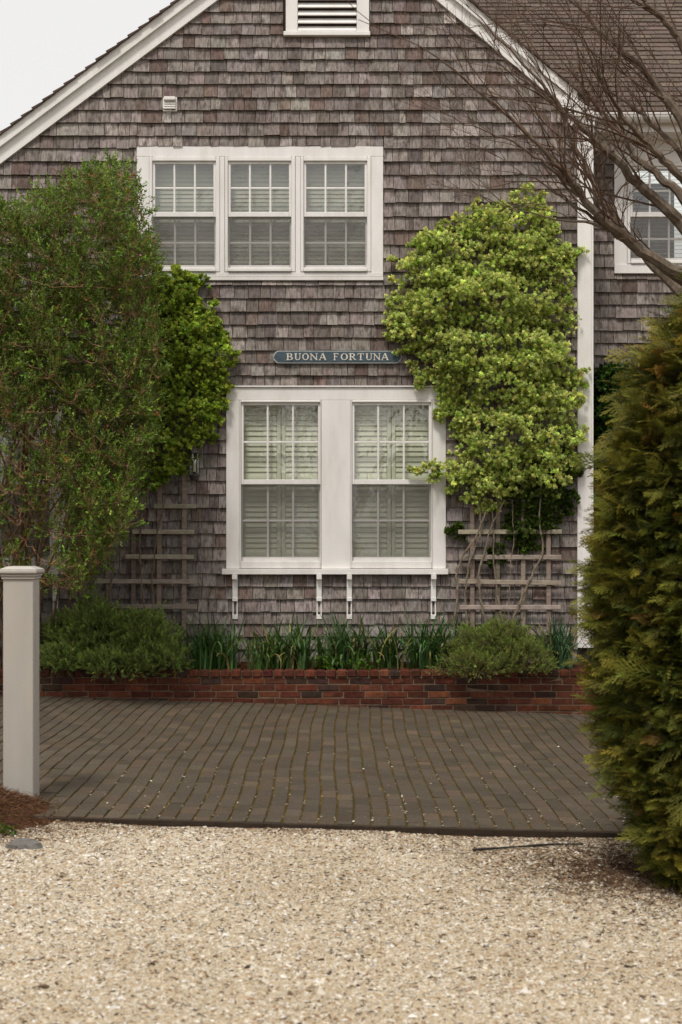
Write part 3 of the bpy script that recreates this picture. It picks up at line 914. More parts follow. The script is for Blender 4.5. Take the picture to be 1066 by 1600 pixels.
prof = [(gyc - ro * math.cos(t), gzc - ro * math.sin(t)) for t in a] + [(gyc + (ro - .006) * math.cos(t), gzc - (ro - .006) * math.sin(t)) for t in a]
xa, xb = HX(926), 9.0
n = len(prof)
m.add([(xa, *p) for p in prof] + [(xb, *p) for p in prof], [[i, (i + 1) % n, (i + 1) % n + n, i + n] for i in range(n)], None, WHITE)
cbox(m, (xa, gyc - ro - 0.006, gzc - 0.006), (xb, gyc - ro + 0.006, gzc + 0.010), 0.004, WHITE)
m.build('gutter', M_TRIM, house)
m = MB()
cbox(m, (HX(924), EY + 0.035, PZ(208, 15)), (9, EY + 0.06, EZ - 0.005), 0.002, WHITE)
cbox(m, (HX(924), EY + 0.0605, PZ(208, 15)), (9, DW - 0.04, PZ(208, 15) + 0.02), 0.002, WHITE)
cbox(m, (HX(924), DW - 0.05, WZ(237)), (9, DW - 0.002, WZ(206)), 0.003, WHITE * 0.95)
m.build('frieze_board', M_TRIM, house)
# --- bit of the rear wing's roof beyond the left rake
m = MB()
y0 = 17.5
for k in range(14):
    a = PZ(214, y0) - 0.1 * k; yy = y0 - 0.12 * k
    cbox(m, (-9, yy - 0.14, a - 0.10), (PX(19 - k * 0.2, yy), yy, a), 0.003, vary(srgb(112, 98, 86), 1, 0.1, 0.02)[0])
m.build('rear_roof', M_ROOF, house)
# ================================================================== NAME BOARD
sg = empty('name_board', (HX(528), D - 0.03, HZ(559)), 'blue-grey wooden name board lettered BUONA FORTUNA above lower window', 'sign')
def board_outline(g):
    l, r, t, b = 427 + g, 628 - g, 549 + g, 568.5 - g
    return [(l + 1.5, t + 5), (l + 5, t + 1.2), (l + 7.5, t), (r - 7.5, t), (r - 5, t + 1.2), (r - 1.5, t + 5), (r, t + 9.7), (r - 1.5, b - 5), (r - 5, b - 1.2), (r - 7.5, b), (l + 7.5, b), (l + 5, b - 1.2), (l + 1.5, b - 5), (l, t + 9.7)]
def plate(m, pts, ya, yb, col):
    n = len(pts)
    f = [(HX(a), ya, HZ(b)) for a, b in pts]; bk = [(HX(a), yb, HZ(b)) for a, b in pts]
    c = np.mean(f, 0)
    v = f + bk + [tuple(c)]
    m.add(v, [[i, i + n, (i + 1) % n + n, (i + 1) % n] for i in range(n)], [[2 * n, (i + 1) % n, i] for i in range(n)], col)
m = MB(); plate(m, board_outline(0), D - 0.052, D - 0.022, srgb(176, 178, 176)); m.build('border', M_SIGN, sg)
m = MB(); plate(m, board_outline(1.3), D - 0.0545, D - 0.03, srgb(72, 88, 98)); m.build('board', M_SIGN, sg)
def strokes(letter):
    """serif capitals in a 1 x 1 box: list of (kind, ...)"""
    T, t, s = 0.2, 0.09, 0.08
    V = lambda x, w=T: ('r', x, 0, x + w, 1)
    ser = lambda x, y, w: ('r', x - w / 2, y if y == 0 else 1 - s, x + w / 2, y + s if y == 0 else 1)
    if letter == 'B': return [V(.1), ser(.12, 0, .3), ser(.12, 1, .3), ('a', .45, .745, .38, .255, -90, 90, t, T), ('a', .48, .27, .44, .27, -90, 90, t, T), ('r', .2, .91, .46, 1), ('r', .2, .46, .48, .54), ('r', .2, 0, .5, .09)]
    if letter == 'U': return [('r', .1, .3, .3, 1), ('r', .76, .3, .86, 1), ser(.2, 1, .4), ser(.81, 1, .34), ('a', .48, .33, .38, .33, 180, 360, t, .14)]
    if letter == 'O': return [('a', .5, .5, .48, .5, 0, 360, t, T)]
    if letter == 'N': return [('r', .08, 0, .18, 1), ('r', .82, 0, .92, 1), ('l', .05, 1, .92, 0, .2), ser(.13, 0, .3), ser(.87, 1, .3), ser(.06, 1, .2)]
    if letter == 'A': return [('l', .08, 0, .48, 1, .1), ('l', .50, 1, .88, 0, .2), ('r', .25, .3, .72, .39), ser(.1, 0, .28), ser(.86, 0, .32)]
    if letter == 'F': return [V(.12), ser(.22, 0, .44), ('r', 0, .91, .92, 1), ('r', .3, .47, .7, .55), ('r', .84, .74, .92, .92), ('r', .64, .4, .71, .62)]
    if letter == 'R': return [V(.1), ser(.2, 0, .42), ser(.12, 1, .3), ('a', .45, .73, .38, .27, -90, 90, t, T), ('r', .2, .91, .47, 1), ('r', .2, .46, .47, .54), ('l', .45, .5, .9, 0, .2), ser(.92, 0, .2)]
    if letter == 'T': return [V(.4), ser(.5, 0, .46), ('r', .02, .91, .98, 1), ('r', .02, .72, .1, .92), ('r', .9, .72, .98, .92)]
def letter_geo(ch, l, r, top, bot):
    m = MB(); yf, yb = D - 0.0605, D - 0.05
    mp = lambda u, w: (HX(l + (r - l) * u), HZ(bot - (bot - top) * w))
    def prism(poly, dy):
        n = len(poly); f = [(a, yf - dy, b) for a, b in poly]; bk = [(a, yb, b) for a, b in poly]
        m.add(f + bk, [[0, 1, 2, 3], [0, 4, 5, 1], [1, 5, 6, 2], [2, 6, 7, 3], [3, 7, 4, 0]], None, srgb(214, 208, 196))
    for k, s in enumerate(strokes(ch)):
        dy = 0.0004 * k
        if s[0] == 'r':
            _, a, b, c, e = s; prism([mp(a, b), mp(c, b), mp(c, e), mp(a, e)], dy)
        elif s[0] == 'l':
            _, a, b, c, e, w_ = s; h = w_ / 2; prism([mp(a - h, b), mp(a + h, b), mp(c + h, e), mp(c - h, e)], dy)
        else:
            _, cx, cy, rx, ry, a0, a1, tmin, tmax = s
            N_ = 14 if a1 - a0 > 200 else 8
            an = np.radians(np.linspace(a0, a1, N_ + 1))
            for i in range(N_):
                q_ = []
                for aa, inn in ((an[i], 0), (an[i + 1], 0), (an[i + 1], 1), (an[i], 1)):
                    th_ = tmin + (tmax - tmin) * abs(math.cos(aa))
                    q_.append(mp(cx + (rx - inn * th_) * math.cos(aa), cy + (ry - inn * tmin * 1.1) * math.sin(aa)))
                prism(q_, dy)
    return m
for ch, a, b in (('B', 115, 160), ('U', 166, 209), ('O', 215, 259), ('N', 266, 314), ('A', 323, 370), ('F', 415, 449), ('O', 460, 508), ('R', 515, 560), ('T', 568, 610), ('U', 620, 665), ('N', 671, 714), ('A', 721, 767)):
    letter_geo(ch, 420 + a / 4.1, 420 + b / 4.1, 530 + 95 / 4.1, 530 + 139 / 4.1).build('letter', M_SIGN, sg)

# ================================================================== PLANTER
PF = PAVE_F                                    # front face of the brick planter
pl = empty('brick_planter', (0, PF, 0), 'low red brick planter wall along the foot of the house', 'planter')
TOPZ = PZ(1047, PF); XL, XR = -4.7, 3.35
m = MB(); cbox(m, (XL, PF + 0.006, -0.35), (XR, PF + 0.095, TOPZ - 0.012), 0.002, srgb(112, 96, 80)); m.build('mortar', M_MORTAR, pl)
def brick_col():
    t = rng.random()
    b = srgb(100, 57, 42) if t < 0.5 else srgb(88, 50, 39) if t < 0.78 else srgb(112, 65, 46) if t < 0.88 else srgb(66, 49, 42)
    return vary(b, 1, 0.17, 0.05)[0] * .93
x = XL; k = 0
while x < XR:                                   # rowlock cap
    m = MB(); wv = rng.normal(0, 0.0015)
    cbox(m, (x + 0.005, PF - 0.014 + rng.normal(0, .002), TOPZ - 0.068), (x + 0.098, PF + 0.185, TOPZ + wv), 0.009, brick_col() * 1.05, jit=0.0015)
    m.build('brick', M_BRICK, pl); x += 0.1035
zt = TOPZ - 0.078; row = 0
while zt > -0.14:
    x = XL - (0.105 if row % 2 else 0.03 * (row % 3))
    while x < XR:
        a, b = max(x + 0.005, XL), min(x + 0.203, XR)
        if zt - 0.0 > float(gz((a + b) / 2)) - 0.02 and b - a > 0.03:
            m = MB(); fy = rng.normal(0, 0.0016)
            cbox(m, (a, PF + fy, zt - 0.0565), (b, PF + 0.09, zt), 0.004, brick_col(), jit=0.0015)
            m.build('brick', M_BRICK, pl)
        x += 0.208
    zt -= 0.0665; row += 1
# soil in the bed
xs = np.linspace(XL, XR, 60); ys = np.linspace(PF + 0.18, D + 0.02, 8)
X, Y = np.meshgrid(xs, ys); Z = TOPZ - 0.03 + 0.05 * (nz2(X * 4, Y * 6) - 0.3) + 0.05 * smooth(PF + .1, D, Y)
i = np.arange(len(ys) - 1)[:, None] * len(xs) + np.arange(len(xs) - 1)[None]
m = MB(); m.add(np.stack([X, Y, Z], -1).reshape(-1, 3), np.stack([i, i + 1, i + len(xs) + 1, i + len(xs)], -1).reshape(-1, 4), None, srgb(92, 58, 42))
tag(m.build('bed_soil', M_SOIL, None, smooth_shade=True), 'red-brown mulch filling the brick planter bed', 'soil', kind='stuff')

# ================================================================== TRELLISES
def trellis(label, horiz, vert, seed):
    t = empty('trellis', (HX((horiz[0][1] + horiz[0][2]) / 2), D - 0.08, HZ(1000)), label, 'trellis')
    for (py, a, b) in horiz:
        m = MB(); tl = rng.normal(0, 1.0)
        bar(m, P(a, py - tl * .6, D - 0.105), P(b, py + tl * .6, D - 0.105), 0.046, 0.02, 0.004, vary(srgb(158, 146, 132), 1, 0.12, 0.03)[0])
        m.build('slat', M_WOOD, t)
    for (px, a, b) in vert:
        m = MB(); tl = rng.normal(0, 0.8)
        bar(m, P(px + tl, a, D - 0.08), P(px - tl, b, D - 0.08), 0.046, 0.02, 0.004, vary(srgb(138, 122, 110), 1, 0.12, 0.03)[0])
        m.build('upright', M_WOOD, t)
trellis('weathered grey wooden trellis against the shingles, left of the lower window',
        [(791, 240, 307), (831, 207, 303), (870, 196, 303), (908.5, 148, 307), (947.7, 164, 308)],
        [(169, 870, 1010), (208.6, 826, 1010), (249, 700, 1010), (288, 700, 1010)], 1)
trellis('weathered grey wooden trellis with bare vine stems, right of the lower window',
        [(831, 716, 878), (870.6, 718, 877), (909.7, 713, 877), (949, 718, 876), (989, 735, 872)],
        [(738, 700, 1010), (778, 700, 1010), (817.6, 700, 1010), (857, 700, 1010)], 2)

# ================================================================== WALL LANTERN
def lantern():
    r = empty('wall_lantern', (HX(306), D - .03, HZ(752)), 'small dark metal and glass lantern on the shingles under the left vine', 'lantern')
    x, y = HX(306), D - .13; dk = srgb(70, 64, 60)
    def ring(m, z0, z1, r0, r1, col, n=12):
        a = np.linspace(0, 2 * math.pi, n, endpoint=False)
        v = [(x + r0 * math.cos(t), y + r0 * math.sin(t), z0) for t in a] + [(x + r1 * math.cos(t), y + r1 * math.sin(t), z1) for t in a]
        m.add(v, [[i, (i + 1) % n, (i + 1) % n + n, i + n] for i in range(n)], None, col)
    m = MB(); ring(m, HZ(709), HZ(701), .068, .03, dk); ring(m, HZ(701), HZ(697), .03, .004, dk); ring(m, HZ(710.5), HZ(709), .062, .068, dk); m.build('cap', M_RUBBER, r)
    m = MB(); ring(m, HZ(744), HZ(710), .052, .052, dk); m.build('globe', M_GLASS, r)
    m = MB(); ring(m, HZ(751), HZ(744), .03, .058, dk); ring(m, HZ(744), HZ(742), .058, .058, dk)
    for k in range(4):
        a = .6 + k * math.pi / 2; bar(m, (x + .057 * math.cos(a), y + .057 * math.sin(a), HZ(743)), (x + .057 * math.cos(a), y + .057 * math.sin(a), HZ(709)), .006, .006, .001, dk)
    m.build('cage', M_RUBBER, r)
    m = MB(); ring(m, HZ(738), HZ(720), .016, .014, srgb(205, 198, 188)); m.build('bulb', M_BLIND, r)
    m = MB(); cbox(m, (x - .04, D - .05, HZ(742)), (x + .04, D - .028, HZ(706)), .006, dk); cbox(m, (x - .01, D - .13, HZ(704)), (x + .01, D - .045, HZ(701)), .003, dk); m.build('back_plate', M_RUBBER, r)
lantern()
# ================================================================== PLANT TEMPLATES
def leaf_template(n, length, width, spread, stem=0.5, seed=0, fold=0.25, tipcol=True):
    """a sprig along +x with n leaves; v,q,t,w"""
    r = np.random.default_rng(seed)
    V = []; Q = []; W = []
    for k in range(n):
        f = k / max(n - 1, 1)
        base = np.array([stem * f, 0, 0])
        a = k * 2.4 + r.uniform(-.4, .4)
        el = spread * (1 - 0.55 * f) + r.uniform(-.2, .2)
        d_ = np.array([math.cos(el), math.sin(el) * math.cos(a), math.sin(el) * math.sin(a)])
        s_ = nrm(np.cross(d_, r.normal(0, 1, 3) * 0.5 + np.array([1, 0, 0.2]))); nn = np.cross(s_, d_)
        L = length * r.uniform(.75, 1.2) * (1 - 0.3 * f); w_ = width * r.uniform(.8, 1.2) * (1 - 0.25 * f)
        k0 = len(V)
        V += [base, base + d_ * L * .5 + s_ * w_ / 2 + nn * w_ * fold, base + d_ * L, base + d_ * L * .5 - s_ * w_ / 2 + nn * w_ * fold]
        Q.append([k0, k0 + 1, k0 + 2, k0 + 3]); W += [f * 0.8, f * 0.8 + .1, f * 0.8 + .2, f * 0.8 + .1]
    return np.array(V), np.array(Q), np.zeros((0, 3), int), np.array(W)
T_EUON = [leaf_template(13, 0.62, 0.40, 1.25, 0.55, s) for s in range(4)]
T_SHRUB = [leaf_template(8, 0.36, 0.21, 0.95, 0.75, 10 + s) for s in range(4)]
T_NEEDLE = [leaf_template(17, 0.34, 0.075, 0.95, 0.9, 20 + s) for s in range(4)]
T_IVY = [leaf_template(5, 0.8, 0.7, 1.2, 0.8, 30 + s) for s in range(3)]

def frond_template(seed):
    """flat scale-leaf spray of a conifer: axis along x, blades in the xy plane with a droop"""
    r = np.random.default_rng(seed)
    V = []; Q = []; T = []; W = []
    def dz(x): return -0.22 * x * x
    def strip(a, b, w0, w1, wa, wb):
        d_ = (b - a) / np.linalg.norm(b - a); s_ = np.array([-d_[1], d_[0], 0])
        k0 = len(V)
        V.extend([a - s_ * w0, a + s_ * w0, b + s_ * w1, b - s_ * w1]); W.extend([wa, wa, wb, wb]); Q.append([k0, k0 + 3, k0 + 2, k0 + 1])
    pt = lambda x, y: np.array([x, y, dz(x) - 0.12 * abs(y) + r.normal(0, .012)])
    strip(pt(0, 0), pt(.5, 0), .014, .014, 0, .4); strip(pt(.5, 0), pt(1, 0), .014, .008, .4, 1)
    nb = 8
    for side in (-1, 1):
        for k in range(nb):
            x0 = 0.1 + 0.82 * (k + (0.5 if side > 0 else 0)) / nb
            L = (0.46 - 0.34 * abs(x0 - 0.3)) * (1 - 0.45 * x0) * r.uniform(.8, 1.2)
            an = side * (0.75 - 0.25 * x0 + r.normal(0, .08))
            b = (x0 + L * math.cos(an), L * math.sin(an))
            strip(pt(x0, 0), pt(*b), .014, .008, x0 * .8, min(1, x0 * .8 + .35))
            for j in range(2):
                f = 0.35 + 0.35 * j; bx, by = x0 + (b[0] - x0) * f, b[1] * f
                for s2 in (-1, 1):
                    a2 = an + s2 * 0.65; l2 = L * (.36 - .08 * j) * r.uniform(.7, 1.2)
                    e = pt(bx + l2 * math.cos(a2), by + l2 * math.sin(a2)); c0 = pt(bx, by)
                    d_ = nrm(e - c0); s_ = np.array([-d_[1], d_[0], 0]) * .014; k0 = len(V)
                    V.extend([c0 - s_, c0 + s_, e]); W.extend([x0 * .8 + .1, x0 * .8 + .1, min(1, x0 * .8 + .4)]); T.append([k0, k0 + 2, k0 + 1])
    return np.array(V), np.array(Q), np.array(T), np.array(W)
T_FROND = [frond_template(s) for s in range(3)]

def sprigs(mb, tms, pos, fwd, scale, ca, cb, up=None):
    n = len(pos)
    pick = rng.integers(0, len(tms), n)
    if up is None: up = rand_dirs(n)
    for k, tm in enumerate(tms):
        s = pick == k
        if s.any(): scatter(mb, tm, pos[s], fwd[s], up[s], scale[s], ca[s], cb[s])

def poly_points(poly, n):
    p = np.array(poly, float); lo, hi = p.min(0), p.max(0); out = np.zeros((0, 2))
    while len(out) < n:
        c = rng.uniform(lo, hi, (n * 2, 2)); c = c[in_poly(c[:, 0], c[:, 1], poly)]
        out = np.concatenate([out, c])
    return out[:n]
def poly_edge_dist(pts, poly):
    d = np.full(len(pts), 1e9)
    for i in range(len(poly)):
        a = np.array(poly[i], float); b = np.array(poly[(i + 1) % len(poly)], float)
        ab = b - a; t = np.clip(((pts - a) @ ab) / (ab @ ab), 0, 1)
        d = np.minimum(d, np.linalg.norm(pts - a - t[:, None] * ab, axis=1))
    return d

# ================================================================== WALL VINES
def wall_vine(name, label, polys, nclump, per, thick, dark, light, size, stems, stem_col, tmpl=T_EUON, cr=20, seed=0, shelf=0):
    """billowing clumps of leafy sprigs rooted on a wall region (outline in photo pixels at the wall)"""
    root = empty(name, (HX(polys[0][0][0]), D - 0.1, 0.3), label, 'vine')
    mb = MB(); allc = []
    area = [0.5 * abs(sum(p[i][0] * p[(i + 1) % len(p)][1] - p[(i + 1) % len(p)][0] * p[i][1] for i in range(len(p)))) for p in polys]
    for poly, ar in zip(polys, area):
        n = int(max(6, nclump * ar / sum(area)))
        c = poly_points(poly, n); ed = poly_edge_dist(c, poly); c = c + rng.normal(0, 4.5, c.shape)
        ed_n = np.clip(ed / 70.0, 0, 1)
        depth = 0.05 + thick * np.sqrt(ed_n) * (0.30 + 1.15 * nz3(c[:, 0] / 55.0 + seed, c[:, 1] / 17.0)) 
        if shelf:        # the shoots hang in overlapping tiers with dark gaps under each
            ph = ((c[:, 1] + 26 * nz1(c[:, 0] / 48.0 + seed, c[:, 1] / 90.0) + 10 * nz2(c[:, 0] / 17.0, c[:, 1] / 60.0)) / shelf) % 1.0
            depth = 0.05 + (depth - 0.05) * (0.42 + 0.85 * ph)
            ok = rng.random(n) > np.where(ph < .16, .62, 0)
            c, depth, ed = c[ok], depth[ok], ed[ok]
        allc.append((c, depth, ed))
    for c, depth, ed in allc:
        n = len(c)
        # a clump is a small shelf: wide, shallow, its sprigs turning out and up
        reps = per
        cc = np.repeat(c, reps, axis=0); dd = np.repeat(depth, reps); ee = np.repeat(np.clip(ed, 5, cr), reps)
        ang = rng.uniform(0, 2 * math.pi, n * reps); rad = np.sqrt(rng.random(n * reps)) * ee
        px = cc[:, 0] + np.cos(ang) * rad * 1.25; py = cc[:, 1] + np.sin(ang) * rad * 0.62
        dep = dd * (1 - 0.45 * (rad / np.maximum(ee, 1)) ** 2) * rng.uniform(0.55, 1.08, n * reps)
        dep = np.maximum(dep, 0.075)
        dist = D - dep
        pos = np.stack([(px - CX) * D / F, dist, CAMZ + (HY - py) * D / F], -1)
        fwd = np.stack([np.cos(ang) * 0.45, -0.75 * np.ones(n * reps), 0.55 - 0.35 * np.sin(ang) + 0 * ang], -1) + rng.normal(0, 0.38, (n * reps, 3))
        t = np.repeat(np.clip(rng.normal(0.6, 0.3, n), 0, 1), reps)[:, None]
        tone = np.exp(rng.normal(0, 0.18, (n * reps, 1)))
        ca = (np.array(dark) * (1 - 0.35 * t) + np.array(light) * 0.35 * t) * tone * np.exp(rng.normal(0, .07, (n * reps, 3)))
        cb = (np.array(dark) * (1 - t) * .7 + np.array(light) * (.3 + .7 * t)) * tone * np.exp(rng.normal(0, .07, (n * reps, 3)))
        sc = size * np.exp(rng.normal(0, 0.22, n * reps))
        sprigs(mb, tmpl, pos, fwd, sc, ca, cb)
    mb.build('foliage', M_LEAF, root)
    sm = MB()
    for pts, r0 in stems:
        p = np.array([P(a, b, D - dd_) for a, b, dd_ in pts])
        n_ = 4 * len(p); tt = np.linspace(0, len(p) - 1, n_)
        pp = np.stack([np.interp(tt, np.arange(len(p)), p[:, k]) for k in range(3)], -1) + rng.normal(0, 0.004, (n_, 3))
        tube(sm, pp, np.linspace(r0, r0 * .6, n_), stem_col, 6)
    if stems: sm.build('stem', M_BARK, root)
    return root
V_R = [(606, 480), (612, 445), (622, 420), (640, 385), (662, 362), (700, 345), (728, 335), (742, 312), (752, 310), (764, 330), (790, 318), (815, 300), (822, 275), (836, 285), (842, 315), (858, 335), (870, 360),
       (872, 375), (893, 395), (890, 430), (884, 460), (898, 480), (896, 510), (884, 530), (890, 570), (902, 595), (900, 640), (895, 690), (905, 720), (895, 742), (880, 770), (850, 785), (812, 765), (770, 800), (735, 800),
       (715, 780), (690, 760), (672, 738), (690, 720), (702, 700), (696, 670), (676, 655), (690, 630), (670, 600), (655, 615), (652, 600), (672, 580), (640, 562), (622, 540), (604, 530), (606, 505)]
V_R2 = [(888, 420), (880, 400), (896, 378), (918, 366), (922, 376), (905, 400)]
V_R3 = [(895, 595), (905, 575), (912, 574), (914, 590), (900, 606)]
V_R4 = [(640, 735), (668, 728), (690, 735), (680, 745)]
V_R5 = [(885, 660), (905, 668), (912, 690), (898, 715), (880, 720)]
stR = [([(708, 985, .12), (716, 930, .14), (712, 900, .14), (722, 870, .15), (744, 840, .16), (760, 800, .16)], .014),
       ([(730, 985, .10), (727, 930, .10), (733, 880, .13), (752, 830, .15), (748, 780, .15)], .011),
       ([(762, 985, .12), (752, 940, .12), (746, 900, .14), (758, 860, .13), (768, 820, .16), (790, 780, .16)], .013),
       ([(785, 980, .10), (776, 920, .10), (772, 870, .12), (770, 800, .15)], .010),
       ([(800, 970, .13), (818, 930, .13), (835, 890, .13), (850, 865, .12), (842, 810, .14), (846, 760, .15)], .013),
       ([(793, 970, .11), (797, 900, .11), (803, 840, .12), (800, 780, .14)], .006)]
wall_vine('climbing_vine', 'large yellow-green variegated vine spreading over the shingles beside the corner board', [V_R, V_R2, V_R3, V_R4, V_R5, [(617, 536), (645, 545), (650, 592), (632, 578)]], 980, 13, 0.42,
          srgb(148, 170, 64), srgb(232, 236, 152), 0.045, stR, srgb(126, 112, 96), seed=3, shelf=31.0, cr=15)
# deeper green leaves of the same wall, low on the right trellis
V_D = [(800, 720), (895, 700), (893, 780), (870, 825), (835, 855), (808, 862), (790, 830), (800, 790)]
V_D2 = [(765, 855), (780, 850), (782, 880), (776, 895), (764, 880)]
V_D3 = [(705, 828), (716, 822), (722, 834), (712, 840)]
wall_vine('climbing_vine', 'sparse dark green vine leaves low on the right trellis', [V_D, V_D2, V_D3], 130, 8, 0.14,
          srgb(40, 60, 20), srgb(92, 112, 40), 0.055, [([(800, 985, .10), (806, 900, .10), (812, 840, .11)], .005)], srgb(96, 82, 66), seed=5)
V_L = [(238, 432), (262, 422), (290, 425), (322, 440), (312, 458), (300, 470), (330, 478), (345, 500), (342, 520), (358, 530), (362, 560), (358, 600), (350, 640), (335, 680), (315, 700), (290, 715), (300, 735), (270, 745), (255, 760),
       (235, 765), (225, 740), (222, 600), (230, 500)]
stL = [([(178, 985, .12), (172, 930, .12), (178, 880, .12), (200, 820, .14), (235, 760, .15), (245, 700, .15)], .010), ([(232, 985, .11), (222, 920, .11), (218, 860, .12), (222, 800, .13), (240, 740, .15)], .010),
       ([(240, 970, .11), (238, 900, .11), (244, 840, .12), (262, 760, .14), (270, 700, .14)], .008)]
wall_vine('climbing_vine', 'bright green leafy vine on the shingles between the tall shrub and the lower window', [V_L], 320, 12, 0.33,
          srgb(88, 124, 34), srgb(194, 208, 86), 0.052, stL, srgb(110, 98, 80), seed=8, shelf=36.0, cr=16)
V_W = [(926, 590), (945, 575), (965, 580), (985, 600), (985, 700), (950, 780), (928, 800)]
def wing_vine():
    root = empty('climbing_vine', (WX(930), DW - .05, 0.1), 'dark green vine on the wing wall behind the corner board', 'vine')
    mb = MB(); n = 1500
    c = poly_points([(922, 590), (940, 578), (965, 572), (990, 590), (1000, 690), (980, 780), (985, 960), (922, 960)], n)
    dep = rng.uniform(0.04, 0.22, n)
    pos = np.stack([WX(c[:, 0]), DW - dep, WZ(c[:, 1])], -1)
    fwd = np.array([0, -.8, .1]) + rng.normal(0, .5, (n, 3))
    sprigs(mb, T_IVY, pos, fwd, 0.085 * np.exp(rng.normal(0, .2, n)), vary(srgb(30, 52, 16), n, .2), vary(srgb(66, 98, 30), n, .25))
    mb.build('foliage', M_LEAF, root)
    sm = MB()
    for k in range(4): tube(sm, curve_pts((WX(930 + 14 * k), DW - .05, 0.05), (WX(935 + 14 * k), DW - .06, 2.9), (0.03, -.03, 0), 9, .015), .008, srgb(90, 76, 60))
    sm.build('stem', M_BARK, root)
wing_vine()
# ================================================================== TALL SHRUB (left)
def tall_shrub():
    SD = 13.35
    root = empty('tall_shrub', (PX(0, 14.1), 14.1, TOPZ - .03), 'tall loose green shrub with brown twigs at the left of the house', 'shrub')
    outline = [(-120, 345), (0, 326), (40, 308), (75, 308), (100, 290), (150, 264), (180, 262), (205, 275), (220, 300), (222, 330), (240, 350), (238, 400), (248, 440), (248, 500), (256, 560), (252, 620), (240, 690), (226, 760), (206, 825), (165, 872),
               (135, 922), (95, 925), (60, 905), (0, 900), (-120, 910)]
    wood, leafm = MB(), MB()
    base = np.array([PX(-5, 14.1), 14.1, TOPZ - .04])
    ends = []
    bark = srgb(98, 82, 66); twig = srgb(150, 112, 84)
    mains = []
    tg = poly_points(outline, 400)
    tg = tg[(tg[:, 1] < 760)][:44]
    for k in range(len(tg)):
        d_ = SD + rng.uniform(-.75, .75)
        e = P(tg[k, 0], tg[k, 1], d_)
        b = base + np.array([rng.normal(0, .24), rng.normal(0, .12), 0])
        h = e[2] - b[2]
        p = curve_pts(b, e, ((b[0] - e[0]) * .16, (b[1] - e[1]) * .2, .12 * h * rng.uniform(.0, 1)), 12, .018)
        tube(wood, p, np.linspace(rng.uniform(.012, .022), .0035, 12), bark, 5, twig)
        mains.append(p)
    npos, nfwd = [], []
    T = poly_points(outline, 2600)
    allp = np.concatenate([p[4:] for p in mains])
    for k in range(len(T)):
        d_ = SD + rng.uniform(-.85, .75)
        e = P(T[k, 0], T[k, 1], d_)
        dist = np.linalg.norm(allp - e, axis=1) + np.where(allp[:, 2] > e[2] + .02, .5, 0)
        s = allp[np.argmin(dist)]
        v = e - s; L = np.linalg.norm(v)
        if L > .8: e = s + v / L * .8
        if L < 0.08: e = s + np.array([rng.normal(0, .08), rng.normal(0, .08), .15])
        p = curve_pts(s, e, (0, 0, -.05 * L), 5, .012)
        tube(wood, p, np.linspace(.0038, .0016, 5), twig, 3)
        npos.append(p[2:]); nfwd.append(np.repeat((p[-1] - p[-2])[None], 3, 0))
        if k % 2 == 0: allp = np.concatenate([allp, p[3:4]])
    tp = np.concatenate(npos); tf = nrm(np.concatenate(nfwd))
    # fine side twigs with leaf tufts
    reps = 4
    pp = np.repeat(tp, reps, 0); n = len(pp)
    fw = nrm(np.repeat(tf, reps, 0) * .5 + rng.normal(0, .65, (n, 3)) + np.array([0.05, 0, .55]))
    ln = rng.uniform(.03, .14, n)
    # pixel position decides where the shrub is thin (lower left is see-through)
    qx = CX + pp[:, 0] * F / pp[:, 1]; qy = HY - (pp[:, 2] - CAMZ) * F / pp[:, 1]
    thin = smooth(580, 700, qy) * smooth(150, 70, qx)
    keep = rng.random(n) > thin * .60 + .05 + .42 * smooth(.45, .8, nz1(qx / 21., qy / 21.))
    pp, fw, ln, qx, qy = pp[keep], fw[keep], ln[keep], qx[keep], qy[keep]; n = len(pp)
    e = pp + fw * ln[:, None]
    # twiglets as thin triangles
    s_ = nrm(np.cross(fw, rand_dirs(n))) * .0018
    wood.add(np.stack([pp - s_, pp + s_, e], 1).reshape(-1, 3), None, np.arange(n * 3).reshape(-1, 3), np.repeat(vary(twig, n, .2, .04), 3, 0))
    edge = rng.random(n)
    ca = vary(srgb(82, 95, 36), n, .28, .08); cb = vary(srgb(122, 148, 56), n, .34, .1)
    red = rng.random(n) < .03; cb[red] = vary(srgb(170, 110, 60), red.sum(), .2, .05)
    sprigs(leafm, T_SHRUB, e - fw * .03, fw, .085 * np.exp(rng.normal(0, .22, n)), ca, cb)
    wood.build('branches', M_BARK, root)
    leafm.build('foliage', M_LEAF, root)
tall_shrub()

